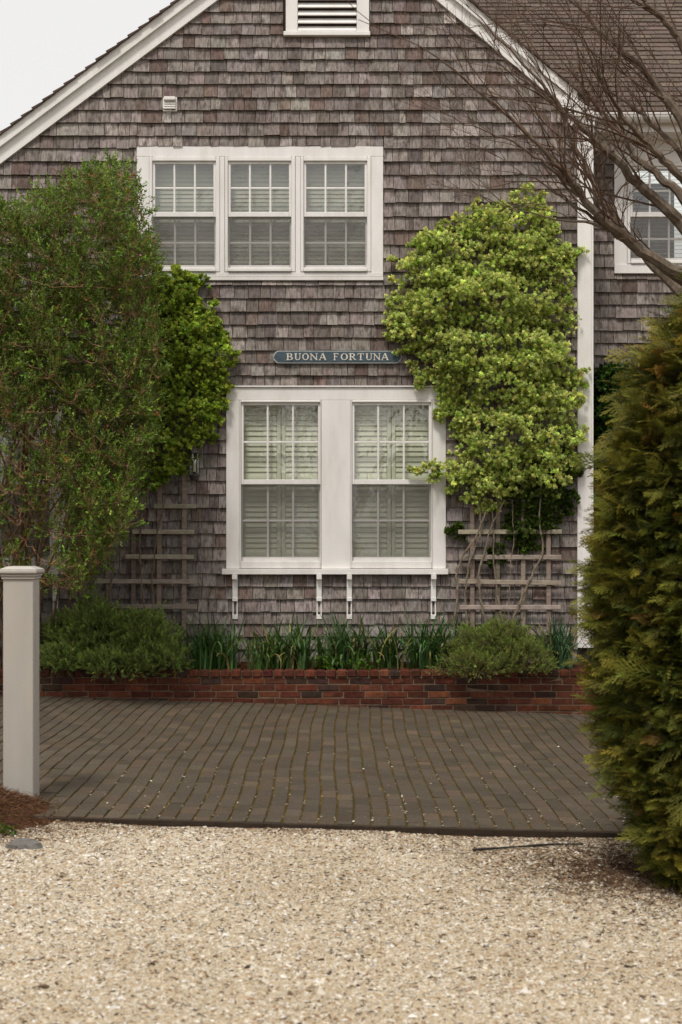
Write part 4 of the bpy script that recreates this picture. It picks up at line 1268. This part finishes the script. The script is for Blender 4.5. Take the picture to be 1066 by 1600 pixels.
# ================================================================== CONIFER (right)
def conifer():
    cx, cy = 2.10, 7.25
    zs = np.array([-.02, .10, .2, .39, .58, .8, 1.07, 1.46, 1.84, 2.1, 2.30, 2.52, 2.75, 2.95, 3.2, 3.45])
    rs = np.array([.50, .60, .66, .74, .80, .85, .88, .91, .86, .82, .75, .66, .53, .40, .22, .04]) * 0.975
    gb = float(gz(cx)) - .03
    root = empty('conifer', (cx, cy, gb), 'dense columnar evergreen conifer with flat yellow-tipped sprays at the right edge', 'tree')
    # inner mass of old brown foliage
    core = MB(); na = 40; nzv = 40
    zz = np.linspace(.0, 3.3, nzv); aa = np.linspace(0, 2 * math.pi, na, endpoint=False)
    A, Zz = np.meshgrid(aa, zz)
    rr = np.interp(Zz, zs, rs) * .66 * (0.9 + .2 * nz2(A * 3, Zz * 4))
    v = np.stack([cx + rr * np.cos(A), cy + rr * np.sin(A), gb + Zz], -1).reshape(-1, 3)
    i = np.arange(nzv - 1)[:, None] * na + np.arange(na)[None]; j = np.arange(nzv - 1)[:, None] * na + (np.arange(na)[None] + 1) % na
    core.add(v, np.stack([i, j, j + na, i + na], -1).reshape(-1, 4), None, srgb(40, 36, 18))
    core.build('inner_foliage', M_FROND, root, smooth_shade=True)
    tr = MB(); tube(tr, [(cx, cy, gb - .05), (cx, cy, gb + .6), (cx, cy, gb + 3.2)], [.07, .06, .01], srgb(90, 70, 54), 8); tr.build('trunk', M_BARK, root)
    n = 10000
    z = rng.uniform(0.02, 3.42, n * 2)
    r_ = np.interp(z, zs, rs); ok = rng.random(n * 2) < r_ / .86
    z = z[ok][:n]; n = len(z); r_ = np.interp(z, zs, rs)
    # most of the sprays on the sides that can be seen from the yard
    a = np.where(rng.random(n) < .82, rng.uniform(R(135), R(300), n), rng.uniform(0, 2 * math.pi, n))
    lump = nz1(a * 2.6, z * 3.4) * .6 + nz3(a * 6, z * 8) * .4
    depth = rng.random(n) ** 1.6
    rr = r_ * (.74 + .34 * lump) - depth * .17
    out = np.stack([np.cos(a), np.sin(a), 0 * a], -1)
    pos = np.stack([cx + rr * np.cos(a), cy + rr * np.sin(a), gb + z], -1) - out * .07
    side = np.stack([-np.sin(a), np.cos(a), 0 * a], -1)
    fwd = out * .9 + side * rng.normal(0, .55, (n, 1)) + np.array([0, 0, 1.0]) * rng.normal(.28, .38, (n, 1))
    up = np.array([0, 0, 1.0]) + rng.normal(0, .55, (n, 3)) + out * .35
    sc = .122 * np.exp(rng.normal(0, .3, n))
    g = np.clip(lump * 1.2 - .1 + rng.normal(0, .2, n), 0, 1)[:, None]
    ca = vary(srgb(44, 56, 24), n, .2, .06)
    cb = vary(srgb(74, 88, 32), n, .22, .05) * (1 - g) + vary(srgb(146, 138, 52), n, .25, .06) * g
    br = (nz2(a * 5 + 9, z * 5) > .80) & (rng.random(n) < .5); cb[br] = vary(srgb(140, 104, 46), br.sum(), .2, .05)
    fm = MB(); sprigs(fm, T_FROND, pos, fwd, sc, ca, cb, up)
    fm.build('foliage', M_FROND, root)
    return root
CONIFER = conifer()

# ================================================================== BARE TREE (upper right)
def bare_tree():
    TD = 10.6
    root = empty('bare_tree', (PX(1190, TD), TD, float(gz(3.1)) - .05), 'leafless grey-barked tree reaching its branches in from the right', 'tree')
    wood = MB(); bark = srgb(112, 101, 89); tw = srgb(98, 77, 64)
    tb = np.array([PX(1190, TD), TD, float(gz(3.1)) - .05])
    fork = np.array([PX(1180, TD), TD, PZ(600, TD)])
    tube(wood, curve_pts(tb, fork, (.03, 0, 0), 7), np.linspace(.14, .10, 7), bark, 10)
    wood.build('trunk', M_BARK, root)
    limbs = [  # pixels from tip to base, base radius (m), depth offset tip, base
        ([(560, 30), (640, 62), (700, 100), (780, 168), (840, 224), (865, 251), (882, 270), (910, 304), (931, 332), (959, 357), (993, 385), (1031, 410), (1066, 427), (1110, 470)], .040, -.9, -.1),
        ([(786, -20), (830, 80), (870, 160), (887, 202), (904, 240), (920, 274), (942, 313), (976, 363), (1016, 410), (1043, 435), (1100, 490)], .034, .5, .1),
        ([(706, -20), (740, 20), (800, 80), (850, 135), (872, 160), (893, 183), (925, 215), (959, 247), (988, 279), (1018, 304), (1048, 330), (1066, 349), (1140, 450)], .042, -.3, 0),
        ([(838, -20), (870, 60), (905, 120), (935, 170), (965, 204), (980, 221), (988, 243), (1014, 262), (1041, 283), (1066, 306), (1150, 430)], .033, .6, .1),
        ([(880, -20), (900, 50), (928, 100), (938, 125), (963, 165), (983, 195), (1014, 224), (1037, 249), (1066, 272), (1150, 400)], .030, -.6, -.1),
        ([(868, -20), (888, 0), (923, 30), (958, 65), (1003, 105), (1033, 145), (1066, 190), (1160, 360)], .040, .2, 0),
        ([(985, -20), (1003, 0), (1033, 25), (1066, 70), (1160, 300)], .040, -.2, 0),
        ([(760, 236), (800, 258), (840, 283), (882, 308), (925, 338), (959, 365), (993, 392), (1050, 428), (1110, 480)], .022, -.7, 0),
        ([(720, 300), (780, 318), (840, 335), (872, 344), (925, 349), (960, 362), (1000, 392)], .012, -.8, -.2),
        ([(640, 150), (720, 190), (790, 215), (850, 255), (900, 300), (935, 335), (970, 368)], .016, -1.0, -.2),
        ([(905, 0), (925, 60), (930, 95), (945, 140), (1000, 175), (1030, 205), (1066, 240), (1140, 380)], .020, .7, 0),
    ]
    allt = []
    def spline(p, n):
        t = np.linspace(0, len(p) - 1, n); k = np.arange(len(p))
        q = np.stack([np.interp(t, k, p[:, c]) for c in range(p.shape[1])], -1)
        for _ in range(2): q[1:-1] = (q[:-2] + 2 * q[1:-1] + q[2:]) / 4
        return q
    for li, (pix, r0, da, db) in enumerate(limbs):
        pix = pix[::-1]
        n = len(pix); dd = np.linspace(TD + db, TD + da, n)
        p = np.array([P(a, b, d_) for (a, b), d_ in zip(pix, dd)])
        if li not in (8, 9): p = np.concatenate([fork[None] + np.array([[0, 0, rng.uniform(-.2, .1)]]), p])
        q = spline(p, 34) + rng.normal(0, .007, (34, 3))
        m = MB(); rad = np.maximum(r0 * 1.42 * np.linspace(1, .03, 34) ** 1.2, .0025)
        tube(m, q, rad, bark, 7, tw); m.build('limb', M_BARK, root)
        allt.append((q, rad))
    twm = MB(); bud = MB()
    def twig(p0, dirv, L, r, lvl):
        n = 6 if lvl < 2 else 4
        pts = [p0]; d_ = nrm(dirv)
        for k in range(n):
            d_ = nrm(d_ + rng.normal(0, .13, 3) + np.array([0, 0, .03]))
            pts.append(pts[-1] + d_ * L / n)
        pts = np.array(pts)
        tube(twm, pts, np.linspace(r, r * .45, n + 1), tw, 4 if lvl < 2 else 3)
        if lvl < 3:
            for k in range(2 if lvl == 0 else 3 if lvl == 1 else 2):
                i_ = rng.integers(1, n)
                side = nrm(rng.normal(0, 1, 3) * np.array([1, .8, 1]))
                twig(pts[i_], d_ * .85 + side * .55, L * rng.uniform(.4, .7), max(r * .55, .0016), lvl + 1)
    for li, (q, rad) in enumerate(allt):
        for k in range(12 if li < 7 else 9):
            i_ = rng.integers(8, 33)
            t_ = nrm(q[i_] - q[i_ - 1])
            side = rng.normal(0, 1, 3)
            side[2] = abs(side[2]) if li >= 7 or li in (0, 1) else side[2]
            twig(q[i_], t_ * .95 + side * .38 + np.array([-.12, 0, .10 if li < 7 else .2]), rng.uniform(.5, 1.3) * (1 if li < 7 else .7), max(min(rad[i_] * .45, .009), .003), 1 if rng.random() < .4 else 0)
    twm.build('twigs', M_BARK, root)
bare_tree()
# ================================================================== YARD BEHIND THE VIEWPOINT (shades the drive, mirrored in the panes)
def copy_thing(src, loc, rz, sc, label, group):
    c = src.copy(); COL.objects.link(c); c.location = loc; c.rotation_euler = (0, 0, rz); c.scale = (sc, sc, sc)
    c['label'] = label; c['group'] = group
    for ch in src.children:
        d_ = ch.copy(); COL.objects.link(d_); d_.parent = c
    return c
copy_thing(CONIFER, (-3.15, 6.2, .05), R(250), 1.0, 'unseen evergreen conifer added left of the drive to shade the post', 'unseen added conifer')  # unseen conifer added to keep light off the post
for k, x in enumerate((-8.5, -6.4, -4.4, -2.2, 2.0, 4.2, 6.3, 8.4)):
    copy_thing(CONIFER, (x, -7.5 + .5 * (k % 2), -.05), R(140 + 37 * k), 1.35 + .12 * (k % 3), 'evergreen conifer across the lane behind the viewpoint, %s of eight from the left' % ('first', 'second', 'third', 'fourth', 'fifth', 'sixth', 'seventh', 'last')[k], 'conifers across the lane')
def lane_tree(x, y, h, label):
    root = empty('bare_tree', (x, y, -.1), label, 'tree')
    m = MB(); bark = srgb(96, 84, 72)
    def grow(p, d_, L, r, lvl):
        n = 5; pts = [p]
        for k in range(n):
            d_ = nrm(d_ + rng.normal(0, .10, 3)); pts.append(pts[-1] + d_ * L / n)
        tube(m, np.array(pts), np.linspace(r, r * .6, n + 1), bark, 6 if lvl < 2 else 3)
        if lvl < 5:
            for k in range(4 if lvl < 3 else 3):
                f = rng.integers(2, n + 1); sd = rng.normal(0, 1, 3)
                grow(pts[f], nrm(d_ * .8 + nrm(sd) * .7 + np.array([0, 0, .15])), L * rng.uniform(.55, .78), max(r * .55, .013), lvl + 1)
    grow(np.array([x, y, -.1]), np.array([0, 0, 1.0]), h * .36, h * .017, 0)
    m.build('branches', M_BARK, root)
lane_tree(-3.6, -5.5, 12.5, 'tall leafless tree across the lane, mirrored in the upper window')
lane_tree(0.4, -6.2, 12.5, 'second leafless tree across the lane, mirrored in the windows')
# ================================================================== BED PLANTS
def feathery(name, label, blobs, n, ca_, cb_, size, group=None):
    b0 = blobs[0]
    root = empty(name, (PX(b0[0], b0[4]), b0[4], TOPZ - .02), label, 'shrub', group)
    mb = MB(); wd = MB()
    for (px, py, rx, rz, d_, wt) in blobs:
        m_ = int(n * wt)
        c = np.array([PX(px, d_), d_, PZ(py, d_)]); s = F / d_
        u = rand_dirs(m_); u[:, 1] = -np.abs(u[:, 1]) * np.where(rng.random(m_) < .8, 1, -1); u[:, 2] = np.where(u[:, 2] < -.55, -u[:, 2], u[:, 2])
        lump = .50 + .78 * nz1(u[:, 0] * 5 + px, u[:, 2] * 6 + py)
        rad = (1 - rng.random(m_) ** 2.2 * .55)[:, None] * lump[:, None]
        rad = np.where(rng.random((m_, 1)) < .10, rad * rng.uniform(1.0, 1.3, (m_, 1)), rad)
        pos = c + u * rad * np.array([rx / s, min(rx / s, .30), rz / s])
        fwd = u * .75 + np.array([0, -.1, .55]) + rng.normal(0, .42, (m_, 3))
        sprigs(mb, T_NEEDLE, pos, fwd, size * np.exp(rng.normal(0, .25, m_)), vary(ca_, m_, .25, .07), vary(cb_, m_, .25, .08))
        for k in range(26):
            e = pos[rng.integers(0, m_)]
            tube(wd, curve_pts(c + np.array([rng.normal(0, .06), 0, -rz / s]), e, (0, 0, .05), 5, .01), .003, srgb(96, 80, 62), 3)
    wd.build('stems', M_BARK, root); mb.build('foliage', M_LEAF, root)
feathery('feathery_shrub', 'broad feathery green bush spilling over the brick planter behind the white post',
         [(165, 1000, 95, 52, 14.1, .5), (110, 1012, 48, 42, 14.1, .2), (235, 1010, 55, 45, 14.05, .2), (150, 970, 45, 32, 14.2, .1), (185, 1040, 70, 26, 13.86, .14), (100, 1035, 36, 22, 13.88, .08), (255, 1032, 40, 24, 13.9, .08)], 5600, srgb(88, 98, 50), srgb(152, 174, 88), .074)
feathery('feathery_shrub', 'smaller feathery green bush with brown twigs in the bed under the right trellis',
         [(770, 1015, 70, 40, 14.1, .6), (730, 1030, 40, 32, 14.05, .15), (820, 1032, 42, 34, 13.92, .25), (745, 1042, 60, 22, 13.86, .2)], 3400, srgb(104, 92, 60), srgb(132, 154, 68), .070)
def strap_clump(label, px, spread_px, n, h, d_=14.12, col=(70, 100, 50), group='strap-leaved clumps in the planter bed'):
    base = np.array([PX(px, d_), d_, TOPZ - .02])
    mb = MB(); seg = 7
    for k in range(int(n * 2.5)):
        b = base + np.array([rng.normal(0, spread_px / 2.4 * d_ / F), rng.normal(0, .07), 0])
        az = rng.uniform(0, 2 * math.pi); L = h * 1.25 * rng.uniform(.6, 1.15); w_ = rng.uniform(.007, .012)
        lean = abs(rng.normal(.15, .18)); curl = rng.uniform(.3, 2.0) if rng.random() < .55 else rng.uniform(2.0, 4.2)
        pts = [b]; an = lean
        for s in range(seg):
            an += curl * (s / seg) / seg * 1.6
            pts.append(pts[-1] + np.array([math.sin(an) * math.cos(az), math.sin(an) * math.sin(az) * .7, math.cos(an)]) * L / seg)
        pts = np.array(pts)
        sd = np.array([-math.sin(az), math.cos(az), 0]); tw = rng.normal(0, .5)
        sd = nrm(sd + np.array([math.cos(az), math.sin(az), 0]) * tw)
        ww = w_ * np.array([.8, 1, 1, 1, .95, .85, .6, .08])
        a = pts + sd * ww[:, None]; c = pts - sd * ww[:, None]
        v = np.empty((2 * len(pts), 3)); v[0::2] = a; v[1::2] = c
        q = [[2 * i, 2 * i + 1, 2 * i + 3, 2 * i + 2] for i in range(len(pts) - 1)]
        cc = vary(srgb(*col), 1, .25, .07)[0]
        if rng.random() < .08: cc = vary(srgb(150, 140, 80), 1, .15, .05)[0]
        mb.add(v, q, None, cc)
    o = mb.build('strap_leaf_clump', M_LEAF, None, base)
    return tag(o, label, 'plant', group)
strap_clump('loose strap-leaved clump at the right flank of the broad feathery bush', 268, 30, 30, .36, 14.1, (78, 104, 48))
strap_clump('upright strap-leaved clump in the bed, directly left of the lower window', 335, 44, 62, .44)
strap_clump('leafy strap clump under the left edge of the lower window', 420, 34, 55, .40, 14.1, (74, 100, 44))
strap_clump('dense strap-leaved clump in the bed under the left pane column', 465, 32, 56, .42)
strap_clump('strap-leaved clump under the middle brackets, tallest in the bed', 545, 46, 70, .46)
strap_clump('thin strap-leaved clump between the middle and right brackets', 606, 22, 34, .40, 14.15)
strap_clump('strap-leaved clump under the rightmost bracket of the lower window', 672, 40, 68, .46)
strap_clump('narrow blue-green strap clump beside the foot of the corner board', 870, 26, 62, .46, 14.15, (78, 106, 72))
def low_weed(label, px, n, d_, size, col=(96, 128, 36)):
    b = np.array([PX(px, d_), d_, TOPZ - .02]); mb = MB()
    pos = b + rng.normal(0, 1, (n, 3)) * np.array([.07, .05, .03]) + np.array([0, 0, .05])
    sprigs(mb, T_IVY, pos, np.array([0, -.3, .8]) + rng.normal(0, .5, (n, 3)), size * np.exp(rng.normal(0, .2, n)), vary(srgb(50, 72, 20), n), vary(srgb(*col), n))
    tag(mb.build('leafy_weed', M_LEAF, None, b), label, 'plant', 'small leafy weeds in the planter bed')
low_weed('low bright green leafy weed in the bed left of the middle brackets', 515, 60, 14.05, .055)
low_weed('low green leafy weed in the bed right of the left-hand window unit', 565, 22, 14.0, .05)

# ================================================================== FENCE POST
def fence_post():
    SHADED_WHITE = np.array([.46, .43, .39]); d0 = 8.6; xa, xb = PX(5, d0), PX(52, d0); w_ = xb - xa; top = PZ(905, d0)  # white post's shade is put into this grey base colour
    root = empty('fence_post', ((xa + xb) / 2, d0 + w_ / 2, float(gz(xa))), 'thick white square post with moulded cap at the left edge of the drive', 'post')
    m = MB(); cbox(m, (xa, d0, float(gz(xa)) - .2), (xb, d0 + w_, top), .004, SHADED_WHITE); m.build('shaft', M_TRIM, root)
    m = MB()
    def lay(g, z0, z1, c): cbox(m, (xa - g, d0 - g, z0), (xb + g, d0 + w_ + g, z1), c, SHADED_WHITE)
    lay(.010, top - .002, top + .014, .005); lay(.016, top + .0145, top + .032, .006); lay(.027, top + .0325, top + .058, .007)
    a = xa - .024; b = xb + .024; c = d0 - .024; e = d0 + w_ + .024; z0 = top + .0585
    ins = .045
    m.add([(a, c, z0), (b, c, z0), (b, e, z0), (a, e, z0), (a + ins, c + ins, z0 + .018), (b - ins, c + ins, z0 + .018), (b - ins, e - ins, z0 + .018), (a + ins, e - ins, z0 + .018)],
          [[0, 1, 5, 4], [1, 2, 6, 5], [2, 3, 7, 6], [3, 0, 4, 7], [4, 5, 6, 7]], None, SHADED_WHITE)
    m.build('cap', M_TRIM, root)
fence_post()

# ================================================================== SMALL THINGS ON THE GROUND
def needles(mb, x, y, z, L, w, col):
    n = len(x)
    a = rng.uniform(0, math.pi * 2, n); el = rng.normal(0, .35, n)
    d_ = np.stack([np.cos(a) * np.cos(el), np.sin(a) * np.cos(el), np.sin(el)], -1)
    s_ = nrm(np.cross(d_, rand_dirs(n))) * w
    c = np.stack([x, y, z], -1); h = d_ * (L / 2)[:, None]
    v = np.stack([c - h - s_, c - h + s_, c + h + s_ * .5, c + h - s_ * .5], 1).reshape(-1, 3)
    mb.add(v, np.arange(n * 4).reshape(-1, 4), None, np.repeat(col, 4, 0))
# heap of dry needles and mulch at the foot of the post
hx, hy_ = -2.16, 8.38
xs = np.linspace(-3.4, -1.45, 40); ys = np.linspace(7.6, 9.1, 34)
X, Y = np.meshgrid(xs, ys)
def heap(x, y): return .13 * np.exp(-((x - hx) / .33) ** 2 - ((y - hy_) / .33) ** 2) * (.7 + .6 * nz2(x * 9, y * 9)) + gz(x) - .05 + .05 * np.exp(-((x - hx + .1) / .55) ** 2 - ((y - hy_) / .42) ** 2)
i = np.arange(len(ys) - 1)[:, None] * len(xs) + np.arange(len(xs) - 1)[None]
m = MB(); m.add(np.stack([X, Y, heap(X, Y)], -1).reshape(-1, 3), np.stack([i, i + 1, i + len(xs) + 1, i + len(xs)], -1).reshape(-1, 4), None, srgb(78, 54, 38))
n = 5200
wd_ = np.where(rng.random(n) < .35, 1.6, 1.0); x = hx + .05 + rng.normal(0, .36, n) * wd_; y = hy_ - .06 + rng.normal(0, .25, n) * wd_
z = np.maximum(heap(x, y), gravel_z(x, y)) + np.abs(rng.normal(.006, .008, n))
needles(m, x, y, z, rng.uniform(.02, .09, n), .0013, vary(srgb(104, 77, 57), n, .38, .08))
tag(m.build('needle_litter', M_SOIL, None), 'heap of brown needle litter at the foot of the white post', 'litter', kind='stuff')
# litter under the conifer
m = MB(); n = 7500
x = rng.normal(1.85, .45, n); y = rng.normal(7.35, .42, n); y = np.minimum(y, PAVE_N - .02)
needles(m, x, y, gravel_z(x, y) + .006 + np.abs(rng.normal(0, .004, n)), rng.uniform(.015, .06, n), .0016, vary(srgb(74, 54, 40), n, .35, .08))
tag(m.build('needle_litter', M_SOIL, None), 'brown needle litter strewn over the gravel beside the conifer', 'litter', kind='stuff')
# twigs and leaf bits strewn on the gravel
m = MB(); n = 2200
y = np.sqrt(rng.uniform(4.4 ** 2, 8.1 ** 2, n)); x = rng.uniform(-1, 1, n) * (y * .24 + .3)
needles(m, x, y, gravel_z(x, y) + .009, rng.uniform(.008, .035, n) , .0026, vary(srgb(84, 66, 50), n, .4, .08))
tag(m.build('leaf_litter', M_SOIL, None), 'small dry twigs and leaf bits scattered on the gravel drive', 'litter', kind='stuff')
def rock(name, label, px, py, sx, sy, sz, col):
    d_ = F * (CAMZ - float(gz(PX(px, 7.5))) + .03) / (py - HY); x = PX(px, d_)
    a, b = 10, 6; v = []
    for k in range(b + 1):
        ph = math.pi * k / b
        for j in range(a):
            t = 2 * math.pi * j / a; r = 1 + .16 * math.sin(3 * t + k) + rng.normal(0, .05)
            v.append((x + sx * r * math.sin(ph) * math.cos(t), d_ + sy * r * math.sin(ph) * math.sin(t), float(gravel_z(x, d_)) + sz * math.cos(ph) * (1 if k < b / 2 else .4)))
    q = [[k * a + j, (k + 1) * a + j, (k + 1) * a + (j + 1) % a, k * a + (j + 1) % a] for k in range(b) for j in range(a)]
    m = MB(); m.add(v, q, None, col)
    tag(m.build(name, M_STONE, None), label, 'stone')
rock('field_stone', 'flat grey stone lying in the gravel in front of the post', 36, 1323, .10, .07, .05, srgb(112, 108, 104))
# strip of black edging lying across the gravel
m = MB(); xs = np.linspace(PX(738, 7.75), PX(912, 7.95), 14); ys = np.linspace(7.72, 7.98, 14) + .012 * np.sin(np.linspace(0, 5, 14))
pts = np.stack([xs, ys, gravel_z(xs, ys) + .012], -1)
tube(m, pts, .006 + .0015 * np.sin(np.arange(14)), (.02, .019, .018), 6)
tag(m.build('edging_strip', M_RUBBER, None), 'thin black edging strip lying on the gravel near the conifer', 'edging')
# weeds at the left edge of the drive
for px, py, n, s, lab in ((2, 1335, 22, .028, 'green weed tuft at the left edge of the drive beside the flat stone'),):
    d_ = F * 1.74 / (py - HY); x = PX(px, d_); b = np.array([x, d_, float(gravel_z(x, d_))]); mb = MB()
    pos = b + rng.normal(0, 1, (n, 3)) * np.array([.05, .05, .008]) + np.array([0, 0, .015])
    sprigs(mb, T_IVY, pos, np.array([0, -.1, .7]) + rng.normal(0, .5, (n, 3)), s * np.exp(rng.normal(0, .2, n)), vary(srgb(60, 76, 26), n), vary(srgb(104, 122, 44), n))
    tag(mb.build('weed_tuft', M_LEAF, None, b), lab, 'plant', 'weeds in the gravel')
